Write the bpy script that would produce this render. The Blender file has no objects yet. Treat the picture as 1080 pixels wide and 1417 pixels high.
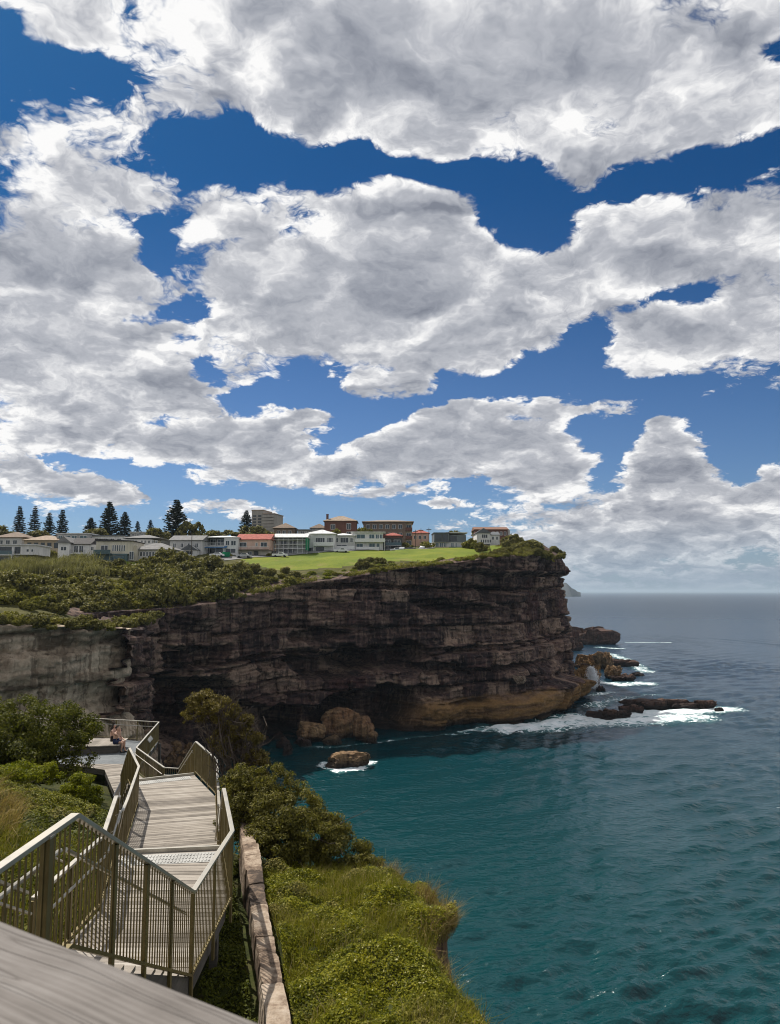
import bpy, bmesh, math, random
import numpy as np
from mathutils import Vector, Matrix, Euler
R = math.radians
random.seed(7)
rng = np.random.default_rng(11)
scene = bpy.context.scene
col = scene.collection
CAMZ = 36.0
F = 1023.0
PITCH = math.atan(110 / 1023.0)
CP, SP = math.cos(PITCH), math.sin(PITCH)

def ray(X, Y):
    v = 708.5 - Y
    return (X - 540, F * CP - v * SP, F * SP + v * CP)
def at(X, Y, d):                       # point at forward distance d
    a, b, c = ray(X, Y)
    return Vector((a / b * d, d, CAMZ + c / b * d))
def G(X, Y, z):                        # point on the level z
    a, b, c = ray(X, Y)
    t = (z - CAMZ) / c
    return Vector((a * t, b * t, z))

# ---------------------------------------------------------------- camera
cam = bpy.data.cameras.new('camera')
camo = bpy.data.objects.new('camera', cam)
col.objects.link(camo)
camo.location = (0, 0, CAMZ)
camo.rotation_euler = (math.pi / 2 + PITCH, 0, 0)
cam.sensor_fit = 'VERTICAL'
cam.sensor_height = 36.0
cam.lens = 36.0 * F / 1417.0
cam.clip_start = 0.05
cam.clip_end = 120000
cam.dof.use_dof = True
cam.dof.focus_distance = 60
cam.dof.aperture_fstop = 9.0
scene.camera = camo
scene.view_settings.view_transform = 'Standard'
scene.view_settings.look = 'None'
scene.view_settings.exposure = 0.24
scene.view_settings.gamma = 1.0
scene.cycles.max_bounces = 6
scene.cycles.transparent_max_bounces = 12
scene.cycles.use_denoising = True
scene.cycles.denoiser = 'OPENIMAGEDENOISE'
scene.cycles.denoising_input_passes = 'RGB_ALBEDO_NORMAL'
scene.cycles.denoising_prefilter = 'ACCURATE'
scene.cycles.caustics_reflective = False
scene.cycles.caustics_refractive = False
scene.cycles.sample_clamp_indirect = 2.5
scene.cycles.sample_clamp_direct = 2.0
scene.cycles.filter_width = 1.05
scene.cycles.volume_max_steps = 64

# ---------------------------------------------------------------- node helpers
class NB:
    """small helper to write node graphs"""
    def __init__(s, tree):
        s.t = tree
    def n(s, typ, **kw):
        nd = s.t.nodes.new(typ)
        for k, v in kw.items():
            setattr(nd, k, v)
        return nd
    def put(s, inp, v):
        if v is None:
            return
        if isinstance(v, bpy.types.NodeSocket):
            s.t.links.new(v, inp)
        else:
            inp.default_value = v
    def m(s, op, a, b=None, c=None, clamp=False):
        nd = s.n('ShaderNodeMath', operation=op, use_clamp=clamp)
        for i, v in enumerate((a, b, c)):
            s.put(nd.inputs[i], v)
        return nd.outputs[0]
    def vm(s, op, a, b=None, out=0):
        nd = s.n('ShaderNodeVectorMath', operation=op)
        s.put(nd.inputs[0], a)
        if op == 'SCALE':
            s.put(nd.inputs['Scale'], b)
        else:
            s.put(nd.inputs[1], b)
        return nd.outputs[out]
    def sep(s, v):
        nd = s.n('ShaderNodeSeparateXYZ'); s.put(nd.inputs[0], v)
        return nd.outputs
    def comb(s, x, y, z):
        nd = s.n('ShaderNodeCombineXYZ')
        for i, v in enumerate((x, y, z)):
            s.put(nd.inputs[i], v)
        return nd.outputs[0]
    def noise(s, vec, scale, detail=4, rough=.55, lac=2.0, dist=0.0, out=0):
        nd = s.n('ShaderNodeTexNoise')
        s.put(nd.inputs['Vector'], vec)
        nd.inputs['Scale'].default_value = scale
        nd.inputs['Detail'].default_value = detail
        nd.inputs['Roughness'].default_value = rough
        nd.inputs['Lacunarity'].default_value = lac
        nd.inputs['Distortion'].default_value = dist
        return nd.outputs[out]
    def voro(s, vec, scale, feature='F1', out=0, rand=1.0):
        nd = s.n('ShaderNodeTexVoronoi', feature=feature)
        s.put(nd.inputs['Vector'], vec)
        nd.inputs['Scale'].default_value = scale
        nd.inputs['Randomness'].default_value = rand
        return nd.outputs[out]
    def ss(s, v, lo, hi, a=0.0, b=1.0, kind='SMOOTHSTEP'):
        nd = s.n('ShaderNodeMapRange', interpolation_type=kind)
        nd.clamp = True if kind == 'LINEAR' else True
        s.put(nd.inputs[0], v)
        for i, q in enumerate((lo, hi, a, b)):
            s.put(nd.inputs[i + 1], q)
        return nd.outputs[0]
    def mix(s, f, a, b, blend='MIX'):
        nd = s.n('ShaderNodeMix', data_type='RGBA', blend_type=blend)
        s.put(nd.inputs[0], f)
        for i, v in ((6, a), (7, b)):
            if isinstance(v, (tuple, list)) and len(v) == 3:
                v = (*v, 1.0)
            s.put(nd.inputs[i], v)
        return nd.outputs[2]
    def ramp(s, f, stops, interp='LINEAR'):
        nd = s.n('ShaderNodeValToRGB')
        nd.color_ramp.interpolation = interp
        e = nd.color_ramp.elements
        while len(e) < len(stops):
            e.new(.5)
        for el, (p, c) in zip(e, stops):
            el.position = p
            el.color = (*c, 1.0) if len(c) == 3 else c
        s.put(nd.inputs[0], f)
        return nd.outputs[0]
    def mapping(s, v, loc=(0, 0, 0), rot=(0, 0, 0), sc=(1, 1, 1), typ='POINT'):
        nd = s.n('ShaderNodeMapping', vector_type=typ)
        s.put(nd.inputs[0], v)
        nd.inputs[1].default_value = loc
        nd.inputs[2].default_value = rot
        nd.inputs[3].default_value = sc
        return nd.outputs[0]
    def bump(s, h, strength, dist, normal=None):
        nd = s.n('ShaderNodeBump')
        nd.inputs['Strength'].default_value = strength
        nd.inputs['Distance'].default_value = dist
        s.put(nd.inputs['Height'], h)
        if normal is not None:
            s.put(nd.inputs['Normal'], normal)
        return nd.outputs[0]

def material(name):
    m = bpy.data.materials.new(name)
    m.use_nodes = True
    t = m.node_tree
    for nd in list(t.nodes):
        t.nodes.remove(nd)
    b = NB(t)
    out = b.n('ShaderNodeOutputMaterial')
    return m, b, out
def principled(b, out, color, rough=.7, normal=None, metal=0.0, spec=.5, **kw):
    p = b.n('ShaderNodeBsdfPrincipled')
    c = color
    if isinstance(c, (tuple, list)) and len(c) == 3:
        c = (*c, 1)
    b.put(p.inputs['Base Color'], c)
    b.put(p.inputs['Roughness'], rough)
    b.put(p.inputs['Metallic'], metal)
    b.put(p.inputs['Specular IOR Level'], spec)
    if normal is not None:
        b.put(p.inputs['Normal'], normal)
    for k, v in kw.items():
        b.put(p.inputs[k], v)
    if out is not None:
        b.t.links.new(p.outputs[0], out.inputs[0])
    return p
# ---------------------------------------------------------------- numpy value noise
def _hash(ix, iy, iz, seed):
    h = (ix.astype(np.int64) * 374761393 + iy.astype(np.int64) * 668265263 + iz.astype(np.int64) * 2147483647 + seed * 144665) & 0xffffffff
    h = ((h ^ (h >> 13)) * 1274126177) & 0xffffffff
    h = h ^ (h >> 16)
    return (h & 0xffffff) / float(0xffffff)
def vnoise(x, y, z=0.0, seed=0):
    x, y, z = np.broadcast_arrays(np.asarray(x, float), np.asarray(y, float), np.asarray(z, float))
    ix, iy, iz = np.floor(x), np.floor(y), np.floor(z)
    fx, fy, fz = x - ix, y - iy, z - iz
    fx, fy, fz = (q * q * (3 - 2 * q) for q in (fx, fy, fz))
    r = 0
    for a in (0, 1):
        for b in (0, 1):
            for c in (0, 1):
                wgt = (fx if a else 1 - fx) * (fy if b else 1 - fy) * (fz if c else 1 - fz)
                r = r + wgt * _hash(ix + a, iy + b, iz + c, seed)
    return r * 2 - 1
def fbm(x, y, z=0.0, octaves=4, rough=.5, seed=0):
    r, a, f = 0, 1.0, 1.0
    for o in range(octaves):
        r = r + a * vnoise(np.asarray(x) * f, np.asarray(y) * f, np.asarray(z) * f, seed + o * 17)
        a *= rough
        f *= 2.03
    return r
def cell(ix, iy=0, seed=0):
    ix = np.asarray(ix); iy = np.asarray(iy)
    ix, iy = np.broadcast_arrays(ix, iy)
    return _hash(ix, iy, np.zeros_like(ix), seed)

# ---------------------------------------------------------------- objects
def props(o, label=None, cat=None, group=None, kind=None):
    if label: o['label'] = label
    if cat: o['category'] = cat
    if group: o['group'] = group
    if kind: o['kind'] = kind
    return o
def link(o, parent=None):
    col.objects.link(o)
    if parent is not None:
        o.parent = parent
    return o
def empty(name, loc, rz=0.0, label=None, cat=None, group=None):
    o = bpy.data.objects.new(name, None)
    o.empty_display_size = .3
    link(o)
    o.location = loc
    o.rotation_euler = (0, 0, rz)
    return props(o, label, cat, group)
def mesh_obj(name, verts, faces, mat, parent=None, smooth=False, loc=None, rz=None):
    me = bpy.data.meshes.new(name)
    verts = np.asarray(verts, dtype=np.float32).reshape(-1, 3)
    if isinstance(faces, np.ndarray):
        k = faces.shape[1]
        me.vertices.add(len(verts))
        me.vertices.foreach_set('co', verts.ravel())
        me.loops.add(faces.size)
        me.loops.foreach_set('vertex_index', faces.astype(np.int32).ravel())
        me.polygons.add(len(faces))
        me.polygons.foreach_set('loop_start', np.arange(len(faces), dtype=np.int32) * k)
        me.update(calc_edges=True)
    else:
        me.from_pydata(verts.tolist(), [], faces)
    for m_ in (mat if isinstance(mat, (list, tuple)) else [mat]):
        me.materials.append(m_)
    if smooth:
        me.polygons.foreach_set('use_smooth', np.ones(len(me.polygons), dtype=bool))
    o = bpy.data.objects.new(name, me)
    link(o, parent)
    if loc is not None: o.location = loc
    if rz is not None: o.rotation_euler = (0, 0, rz)
    return o

class MB:
    """collects simple solids into ONE mesh"""
    def __init__(s):
        s.v, s.f = [], []
    def add(s, vs, fs):
        k = len(s.v)
        s.v += [tuple(q) for q in vs]
        s.f += [tuple(i + k for i in q) for q in fs]
        return s
    def box(s, x0, x1, y0, y1, z0, z1):
        return s.add([(x0, y0, z0), (x1, y0, z0), (x1, y1, z0), (x0, y1, z0), (x0, y0, z1), (x1, y0, z1), (x1, y1, z1), (x0, y1, z1)],
                     [(3, 2, 1, 0), (4, 5, 6, 7), (0, 1, 5, 4), (1, 2, 6, 5), (2, 3, 7, 6), (3, 0, 4, 7)])
    def bar(s, a, b, w_, h_, up=(0, 0, 1)):
        """a box beam of w_ x h_ from point a to point b"""
        a, b = Vector(a), Vector(b)
        d = (b - a).normalized()
        side = d.cross(Vector(up))
        if side.length < 1e-5:
            side = Vector((1, 0, 0))
        side.normalize()
        u = side.cross(d).normalized()
        vs = []
        for p_ in (a, b):
            for i, j in ((-1, -1), (1, -1), (1, 1), (-1, 1)):
                vs.append(p_ + side * (i * w_ / 2) + u * (j * h_ / 2))
        return s.add(vs, [(3, 2, 1, 0), (4, 5, 6, 7), (0, 1, 5, 4), (1, 2, 6, 5), (2, 3, 7, 6), (3, 0, 4, 7)])
    def tube(s, pts, rads, n=8, cap=True):
        pts = [Vector(q) for q in pts]
        k0 = len(s.v)
        fs = []
        vs = []
        for i, q in enumerate(pts):
            d = (pts[min(i + 1, len(pts) - 1)] - pts[max(i - 1, 0)]).normalized()
            a = d.orthogonal().normalized() if abs(d.z) > .99 else d.cross(Vector((0, 0, 1))).normalized()
            b = d.cross(a).normalized()
            r_ = rads[i] if isinstance(rads, (list, tuple)) else rads
            for j in range(n):
                t = 2 * math.pi * j / n
                vs.append(q + a * (r_ * math.cos(t)) + b * (r_ * math.sin(t)))
        for i in range(len(pts) - 1):
            for j in range(n):
                fs.append((i * n + j, i * n + (j + 1) % n, (i + 1) * n + (j + 1) % n, (i + 1) * n + j))
        if cap:
            fs.append(tuple(range(n - 1, -1, -1)))
            fs.append(tuple(range((len(pts) - 1) * n, len(pts) * n)))
        return s.add(vs, fs)
    def prism(s, poly, z0, z1):
        n = len(poly)
        vs = [(p_[0], p_[1], z0) for p_ in poly] + [(p_[0], p_[1], z1) for p_ in poly]
        return s.add(vs, [tuple(range(n - 1, -1, -1)), tuple(range(n, 2 * n))] + [(i, (i + 1) % n, n + (i + 1) % n, n + i) for i in range(n)])
    def build(s, name, mat, parent=None, smooth=False, loc=None, rz=None, bevel=0.0):
        o = mesh_obj(name, s.v, s.f, mat, parent, smooth, loc, rz)
        if bevel:
            bm = bmesh.new(); bm.from_mesh(o.data)
            bmesh.ops.bevel(bm, geom=list(bm.edges), offset=bevel, segments=2, affect='EDGES', profile=.7)
            bm.to_mesh(o.data); bm.free()
        return o

def copy_tree(o, parent=None):
    c = o.copy()
    col.objects.link(c)
    if parent is not None:
        c.parent = parent
    for ch in o.children:
        copy_tree(ch, c)
    return c

def inpoly(x, y, poly):
    x = np.asarray(x); y = np.asarray(y)
    r = np.zeros(x.shape, bool)
    n = len(poly)
    for i in range(n):
        x0, y0 = poly[i]; x1, y1 = poly[(i + 1) % n]
        c = ((y0 > y) != (y1 > y))
        with np.errstate(divide='ignore', invalid='ignore'):
            xi = (x1 - x0) * (y - y0) / (y1 - y0 + 1e-12) + x0
        r ^= c & (x < xi)
    return r
def polydist(x, y, poly, closed=True):
    """distance to a polyline"""
    x = np.asarray(x, float); y = np.asarray(y, float)
    best = np.full(x.shape, 1e9)
    n = len(poly)
    for i in range(n if closed else n - 1):
        x0, y0 = poly[i][:2]; x1, y1 = poly[(i + 1) % n][:2]
        dx_, dy_ = x1 - x0, y1 - y0
        L = dx_ * dx_ + dy_ * dy_ + 1e-9
        t = np.clip(((x - x0) * dx_ + (y - y0) * dy_) / L, 0, 1)
        best = np.minimum(best, np.hypot(x - x0 - t * dx_, y - y0 - t * dy_))
    return best
class RBF:
    """smooth height surface through control points"""
    def __init__(s, pts, lam=1e-3, sc=50.0):
        P = np.array(pts, float)
        s.sc = sc
        s.p = P[:, :2] / sc
        n = len(P)
        K = s.k(np.hypot(s.p[:, None, 0] - s.p[None, :, 0], s.p[:, None, 1] - s.p[None, :, 1]))
        A = np.zeros((n + 3, n + 3))
        A[:n, :n] = K + lam * np.eye(n)
        A[:n, n] = 1; A[:n, n + 1:] = s.p
        A[n, :n] = 1; A[n + 1:, :n] = s.p.T
        s.w = np.linalg.solve(A, np.concatenate([P[:, 2], [0, 0, 0]]))
    def k(s, r):
        return r                      # biharmonic in 3-D: stays tame far from the points
    def __call__(s, x, y):
        x = np.asarray(x, float); y = np.asarray(y, float)
        r = np.full(x.shape, s.w[-3])
        r = r + s.w[-2] * x / s.sc + s.w[-1] * y / s.sc
        for i in range(len(s.p)):
            r = r + s.w[i] * s.k(np.hypot(x / s.sc - s.p[i, 0], y / s.sc - s.p[i, 1]))
        return r
def resample(pts, step):
    P = np.array(pts, float)
    # Catmull-Rom through the points, then even spacing
    out = []
    n = len(P)
    for i in range(n - 1):
        p0, p1, p2, p3 = P[max(i - 1, 0)], P[i], P[i + 1], P[min(i + 2, n - 1)]
        for t in np.linspace(0, 1, 24, endpoint=False):
            out.append(.5 * ((2 * p1) + (-p0 + p2) * t + (2 * p0 - 5 * p1 + 4 * p2 - p3) * t * t + (-p0 + 3 * p1 - 3 * p2 + p3) * t ** 3))
    out.append(P[-1])
    out = np.array(out)
    seg = np.hypot(*(out[1:, :2] - out[:-1, :2]).T)
    s = np.concatenate([[0], np.cumsum(seg)])
    k = int(s[-1] / step) + 1
    si = np.linspace(0, s[-1], k)
    return np.stack([np.interp(si, s, out[:, j]) for j in range(P.shape[1])], 1), si
def grid_faces(nu, nv):
    i, j = np.meshgrid(np.arange(nu - 1), np.arange(nv - 1), indexing='ij')
    a = (i * nv + j).ravel()
    return np.stack([a, a + nv, a + nv + 1, a + 1], 1)
# ---------------------------------------------------------------- sun and sky
SUN_AZ, SUN_EL = R(-42), R(53)
to_sun = Vector((math.sin(SUN_AZ) * math.cos(SUN_EL), math.cos(SUN_AZ) * math.cos(SUN_EL), math.sin(SUN_EL)))
sun = bpy.data.lights.new('sun', 'SUN')
sun.energy = 4.8
sun.angle = R(.53)
sun.color = (1.0, .95, .87)
suno = bpy.data.objects.new('sun', sun)
col.objects.link(suno)
suno.rotation_euler = to_sun.to_track_quat('Z', 'Y').to_euler()

world = bpy.data.worlds.new('World')
scene.world = world
world.use_nodes = True
wt = world.node_tree
for nd in list(wt.nodes):
    wt.nodes.remove(nd)
w = NB(wt)

def uv(X, Y):
    a, b, c = ray(X, Y)
    return a / b, c / b
# patches of open blue sky: direction (given by the photo's pixels), radii, tilt, strength
HOLES = [
    (40, 88, 120, 34, 8, 1.0), (150, 112, 75, 42, 0, 1.1), (5, 25, 25, 30, 0, .7), (185, 20, 18, 40, 0, .6),
    (265, 215, 110, 62, 12, 1.6), (350, 238, 120, 55, 14, 1.6), (450, 240, 100, 34, 10, 1.3), (510, 205, 34, 18, 0, .8), (395, 195, 30, 16, 20, .7), (222, 325, 34, 42, 35, 1.2), (200, 345, 40, 18, 0, .9),
    (560, 242, 120, 30, 4, 1.3), (650, 246, 120, 40, 14, 1.5), (715, 285, 90, 60, 25, 1.6), (745, 322, 75, 34, 10, 1.3), (500, 210, 50, 26, 0, .9),
    (860, 262, 110, 20, -14, 1.1), (955, 236, 120, 26, -13, 1.3), (1055, 210, 100, 34, -13, 1.5), (1075, 68, 50, 20, -15, 1.1),
    (215, 445, 80, 13, -14, 1.0), (262, 432, 30, 22, -30, .9), (235, 470, 30, 14, 0, .8), (277, 510, 26, 15, 10, 1.1),
    (325, 562, 130, 24, -10, 1.4), (430, 552, 100, 26, 4, 1.4), (505, 582, 60, 30, -10, 1.3), (440, 605, 45, 22, 20, .9),
    (665, 518, 120, 20, -18, 1.2), (750, 500, 90, 30, -30, 1.3), (815, 465, 34, 40, 20, 1.2), (785, 520, 80, 22, 0, 1.1), (560, 565, 60, 18, -20, 1.0),
    (930, 400, 60, 15, -8, 1.0), (965, 410, 30, 12, 0, .8),
    (832, 622, 50, 46, -30, 2.3), (880, 585, 70, 18, -25, 1.6), (980, 560, 130, 30, 8, 1.6), (1040, 590, 85, 70, 0, 2.0), (650, 678, 60, 14, 0, 1.3), (820, 545, 40, 14, 0, .9), (470, 548, 40, 20, 0, .8), (1020, 640, 36, 34, 0, 1.2),
    (120, 645, 170, 16, 3, 1.1), (250, 668, 140, 16, 8, 1.1), (330, 690, 150, 22, 0, 1.0), (90, 705, 140, 14, 0, 1.2), (40, 735, 160, 26, 0, 1.0), (300, 735, 260, 22, 0, 1.0), (180, 640, 120, 14, 6, 1.0), (480, 600, 60, 30, 0, 1.0), (700, 535, 120, 18, -8, 1.2),
    (560, 705, 120, 24, 0, 1.3), (655, 672, 40, 22, 0, 1.0), (600, 735, 140, 24, 0, .9), (430, 720, 200, 24, 0, .9),
]
CORES = [
    (690, 60, 330, 120, 6, .75), (450, 60, 170, 100, 30, .4), (800, 75, 130, 70, 0, .3), (100, 48, 90, 40, 20, .4),
    (570, 410, 280, 110, 6, .62), (400, 410, 140, 100, 0, .45), (70, 400, 170, 110, 0, .7), (90, 500, 170, 70, 0, .45), (60, 270, 90, 60, 0, .3),
    (930, 335, 200, 50, -6, .5), (960, 455, 160, 55, -6, .55), (620, 610, 110, 60, 0, .9), (760, 640, 190, 60, 6, .8), (660, 565, 90, 28, 0, .6),
    (920, 640, 70, 62, 0, .75), (960, 690, 130, 40, 0, .6), (925, 615, 52, 46, 0, .5), (950, 655, 70, 34, 0, .5), (800, 560, 110, 26, -5, .5), (150, 590, 220, 55, 5, .35), (330, 620, 170, 50, 0, .4),
    (520, 650, 170, 40, 4, .5), (860, 740, 300, 40, 0, .5), (600, 700, 46, 10, 0, 1.3), (120, 684, 110, 9, 4, 1.1), (60, 662, 60, 12, 20, .8), (330, 705, 100, 16, 0, .7),
    (435, 575, 50, 22, -10, 1.1), (800, 535, 26, 14, 0, .6), (500, 610, 60, 14, -4, .7), (1070, 665, 50, 40, 0, .8), (540, 480, 200, 50, 5, .3),
]
tc = w.n('ShaderNodeTexCoord')
DIR = tc.outputs['Generated']
dx, dy, dz = w.sep(DIR)
yy = w.m('MAXIMUM', dy, .15)
U = w.m('DIVIDE', dx, yy)
V_ = w.m('DIVIDE', dz, yy)
zc = w.m('MAXIMUM', dz, -.05)
inv = w.m('DIVIDE', 1.0, w.m('ADD', zc, .34))
Q = w.comb(w.m('MULTIPLY', dx, inv), w.m('MULTIPLY', dy, inv), w.m('MULTIPLY', dz, .8))
# warped direction so that cloud outlines billow
wn1 = w.noise(Q, 3.2, 2, .55, out=1)
wn2 = w.noise(Q, 11.0, 3, .6, out=1)
warp = w.vm('ADD', w.vm('SCALE', w.vm('SUBTRACT', wn1, (.5, .5, .5)), .10), w.vm('SCALE', w.vm('SUBTRACT', wn2, (.5, .5, .5)), .055))
UVv = w.comb(U, V_, 0.0)
wx, wy, wz = w.sep(warp)
lowk = w.ss(V_, 0.0, .35, .35, 1.0)
PW = w.vm('ADD', UVv, w.comb(w.m('MULTIPLY', wx, lowk), w.m('MULTIPLY', wy, w.m('MULTIPLY', lowk, .9)), 0.0))

def blobs(lst, acc, sign, P):
    for X, Y, rx, ry, rot, st in lst:
        u, v = uv(X, Y)
        u2, _ = uv(X + 1, Y)
        _, v2 = uv(X, Y - 1)
        mp = w.mapping(P, (u, v, 0), (0, 0, R(-rot)), (rx * (u2 - u), ry * (v2 - v), 1), 'TEXTURE')
        g = w.n('ShaderNodeTexGradient', gradient_type='SPHERICAL')
        wt.links.new(mp, g.inputs[0])
        acc = w.m('MULTIPLY_ADD', g.outputs['Fac'], sign * st, acc)
    return acc
M = blobs([(X, Y, rx * 1.25, ry * 1.45, ro, st) for X, Y, rx, ry, ro, st in HOLES], .45, -.60, PW)
M = blobs(CORES, M, .80, PW)
# cloud texture: billows, evaluated twice (second time shifted towards the light) for relief
def puffs(P):
    nd = w.n('ShaderNodeTexVoronoi', feature='F1')
    w.put(nd.inputs['Vector'], P)
    for k_, v_ in (('Scale', 6.0), ('Detail', 4.0), ('Roughness', .63), ('Lacunarity', 2.3)):
        nd.inputs[k_].default_value = v_
    nd.normalize = True
    return nd.outputs['Distance']
PWQ = w.vm('ADD', Q, w.vm('ADD', w.vm('SCALE', w.vm('SUBTRACT', wn2, (.5, .5, .5)), .15), w.vm('SCALE', w.vm('SUBTRACT', wn1, (.5, .5, .5)), .20)))
LIGHT = (-.010, -.030, .014)                                    # step across the cloud towards the sun
pf0 = puffs(PWQ)
pf1 = puffs(w.vm('ADD', PWQ, LIGHT))
n0 = w.noise(Q, 3.6, 11, .585, dist=.15)
g0 = w.m('MULTIPLY', w.m('SUBTRACT', n0, .5), 2.7)
p0 = w.m('MULTIPLY', w.m('SUBTRACT', .26, pf0), 2.6)
bil = w.m('ADD', g0, p0)
Mc = w.m('MINIMUM', w.m('MAXIMUM', M, -.62), 1.2)
namp = w.m('ADD', w.ss(M, -.7, .0, .62, 1.15), w.ss(M, .2, .7, 0, -.45))
T = w.m('MULTIPLY_ADD', bil, namp, Mc)
relief = w.m('SUBTRACT', pf1, pf0)           # > 0 on the side of a puff that faces the sun
c0 = w.noise(PWQ, 6.5, 2, .5)
c1 = w.noise(w.vm('ADD', PWQ, (-.022, -.062, .030)), 6.5, 2, .5)
relief2 = w.m('SUBTRACT', c0, c1)
alpha = w.ss(T, -.07, .27)
thick = w.ss(w.m('MULTIPLY_ADD', T, .34, w.m('MULTIPLY', M, .66)), .08, 1.05)
lum = w.m('SUBTRACT', .87, w.m('MULTIPLY', thick, .42))
lum = w.m('MULTIPLY_ADD', relief, w.ss(thick, 0, 1, 2.0, 1.35), lum)
lum = w.m('MULTIPLY_ADD', relief2, w.ss(thick, 0, 1, 2.0, 1.25), lum)
lum = w.m('MULTIPLY_ADD', w.m('SUBTRACT', n0, .5), w.ss(thick, 0, 1, -.25, -.5), lum)
cc = w.ramp(lum, [(0.0, (.21, .23, .28)), (.30, (.335, .355, .405)), (.6, (.48, .495, .54)), (.85, (.74, .745, .765)), (1.0, (.95, .945, .94))])
# clear sky
sky = w.n('ShaderNodeTexSky', sky_type='NISHITA')
sky.sun_disc = False
sky.sun_elevation = SUN_EL
sky.sun_rotation = SUN_AZ % (2 * math.pi)
sky.altitude = 30
sky.air_density = 1.0
sky.dust_density = .4
sky.ozone_density = 2.5
blue = w.mix(1.0, sky.outputs[0], (.30, .60, 1.0), 'MULTIPLY')
tintl = w.ss(V_, .02, .62, 0, 1)
blue = w.mix(tintl, w.mix(1.0, sky.outputs[0], (.40, .50, .66), 'MULTIPLY'), w.mix(1.0, sky.outputs[0], (.072, .265, .45), 'MULTIPLY'))
SKYK = .10
cloudc = w.vm('SCALE', cc, .87 / SKYK)
full = w.mix(alpha, blue, cloudc)
# distance haze low over the sea
hz = w.ss(dz, .0, .11, .82, 0.0)
side = w.ss(U, -.35, .3, .15, 1.0)
full = w.mix(w.m('MULTIPLY', hz, side), full, w.vm('SCALE', (.25, .325, .41), 1.0 / SKYK))
bg = w.n('ShaderNodeBackground')
wt.links.new(full, bg.inputs[0])
bg.inputs[1].default_value = SKYK
wo = w.n('ShaderNodeOutputWorld')
wt.links.new(bg.outputs[0], wo.inputs[0])
world.cycles.sampling_method = 'MANUAL'
world.cycles.sample_map_resolution = 512
# ---------------------------------------------------------------- materials of the land
def rock_material(name, base, dark, pale, warm=None, warm_z=None, scale=1.0, wet=True, bump=1.0, toned=True):
    m, b, out = material(name)
    g = b.n('ShaderNodeNewGeometry')
    P = g.outputs['Position']
    x, y, z = b.sep(P)
    wz = b.m('ADD', z, b.m('MULTIPLY', b.m('SUBTRACT', b.noise(P, .03 * scale, 3), .5), 9.0))
    Ps = b.comb(b.m('MULTIPLY', x, .10 * scale), b.m('MULTIPLY', y, .10 * scale), b.m('MULTIPLY', wz, 1.1 * scale))
    strat = b.noise(Ps, 1.0, 7, .62)
    Pv = b.comb(b.m('MULTIPLY', x, 1.2 * scale), b.m('MULTIPLY', y, 1.2 * scale), b.m('MULTIPLY', z, .08 * scale))
    streak = b.noise(Pv, 1.0, 5, .6)
    blot = b.noise(P, .12 * scale, 6, .6)
    fine = b.noise(P, 1.6 * scale, 8, .65)
    tn = b.n('ShaderNodeAttribute', attribute_name='tone').outputs['Fac']
    c = b.ramp(b.m('MULTIPLY_ADD', b.m('SUBTRACT', tn, .5), .95 if toned else 0.0, strat), [(.20, dark), (.48, base), (.80, pale)])
    c = b.mix(b.ss(blot, .45, .72), c, b.mix(.55, c, dark))
    c = b.mix(b.m('MULTIPLY', b.ss(b.noise(P, .055 * scale, 4, .6), .50, .66), .55), c, tuple(q * k_ for q, k_ in zip(base, (.85, .55, .60))))
    c = b.mix(b.m('MULTIPLY', b.ss(streak, .50, .62), .75), c, dark)
    c = b.mix(b.m('MULTIPLY', b.ss(streak, .47, .34), .35), c, pale)
    if warm:
        k = b.m('MULTIPLY', b.ss(b.m('MULTIPLY_ADD', b.m('SUBTRACT', blot, .5), 6.0, z), warm_z, warm_z + 2.5, 1, 0), b.m('MULTIPLY', b.ss(x, -6, 16), b.ss(strat, .3, .6, .35, 1.0)))
        c = b.mix(k, c, warm)
    if wet:
        c = b.mix(b.ss(b.m('MULTIPLY_ADD', b.m('SUBTRACT', blot, .5), 3.0, z), .6, 2.4, .88, 0), c, (.012, .010, .010))
    c = b.mix(1.0, c, b.ramp(fine, [(.25, (.55, .55, .55)), (.7, (1.12, 1.12, 1.12))]), 'MULTIPLY')
    h = b.m('ADD', b.m('MULTIPLY', strat, .3), b.m('MULTIPLY', fine, .75))
    nrm = b.bump(h, .9 * bump, .5 / scale)
    principled(m and b, out, c, .9, nrm, spec=.25)
    return m
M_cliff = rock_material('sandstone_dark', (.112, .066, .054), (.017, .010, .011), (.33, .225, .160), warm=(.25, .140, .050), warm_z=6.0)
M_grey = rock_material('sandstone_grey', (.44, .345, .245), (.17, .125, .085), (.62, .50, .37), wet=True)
M_near = rock_material('sandstone_near', (.13, .080, .048), (.04, .024, .016), (.24, .16, .10), scale=5.0, wet=False, bump=.6)
M_boulder = rock_material('boulder_stone', (.25, .155, .075), (.075, .045, .028), (.38, .26, .14), scale=1.2, toned=False)
M_reef = rock_material('reef_stone', (.09, .050, .036), (.022, .016, .015), (.17, .10, .07), scale=1.5, toned=False)

def ground_material(name, cols, scale):
    m, b, out = material(name)
    P = b.n('ShaderNodeNewGeometry').outputs['Position']
    n1 = b.noise(P, scale, 6, .6)
    n2 = b.noise(P, scale * 7, 5, .65)
    c = b.ramp(b.m('MULTIPLY_ADD', b.m('SUBTRACT', n2, .5), .6, n1), [(.3, cols[0]), (.5, cols[1]), (.7, cols[2])])
    principled(b, out, c, .95, b.bump(n2, .8, .6 / scale * .1), spec=.1)
    return m
M_scrub = ground_material('scrub_ground', ((.035, .036, .012), (.075, .072, .022), (.12, .105, .042)), .12)
M_soil = ground_material('near_ground', ((.018, .020, .008), (.04, .048, .012), (.075, .065, .028)), 1.6)
M_far = ground_material('distant_rock', ((.05, .05, .045), (.08, .075, .065), (.05, .06, .035)), .01)

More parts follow.
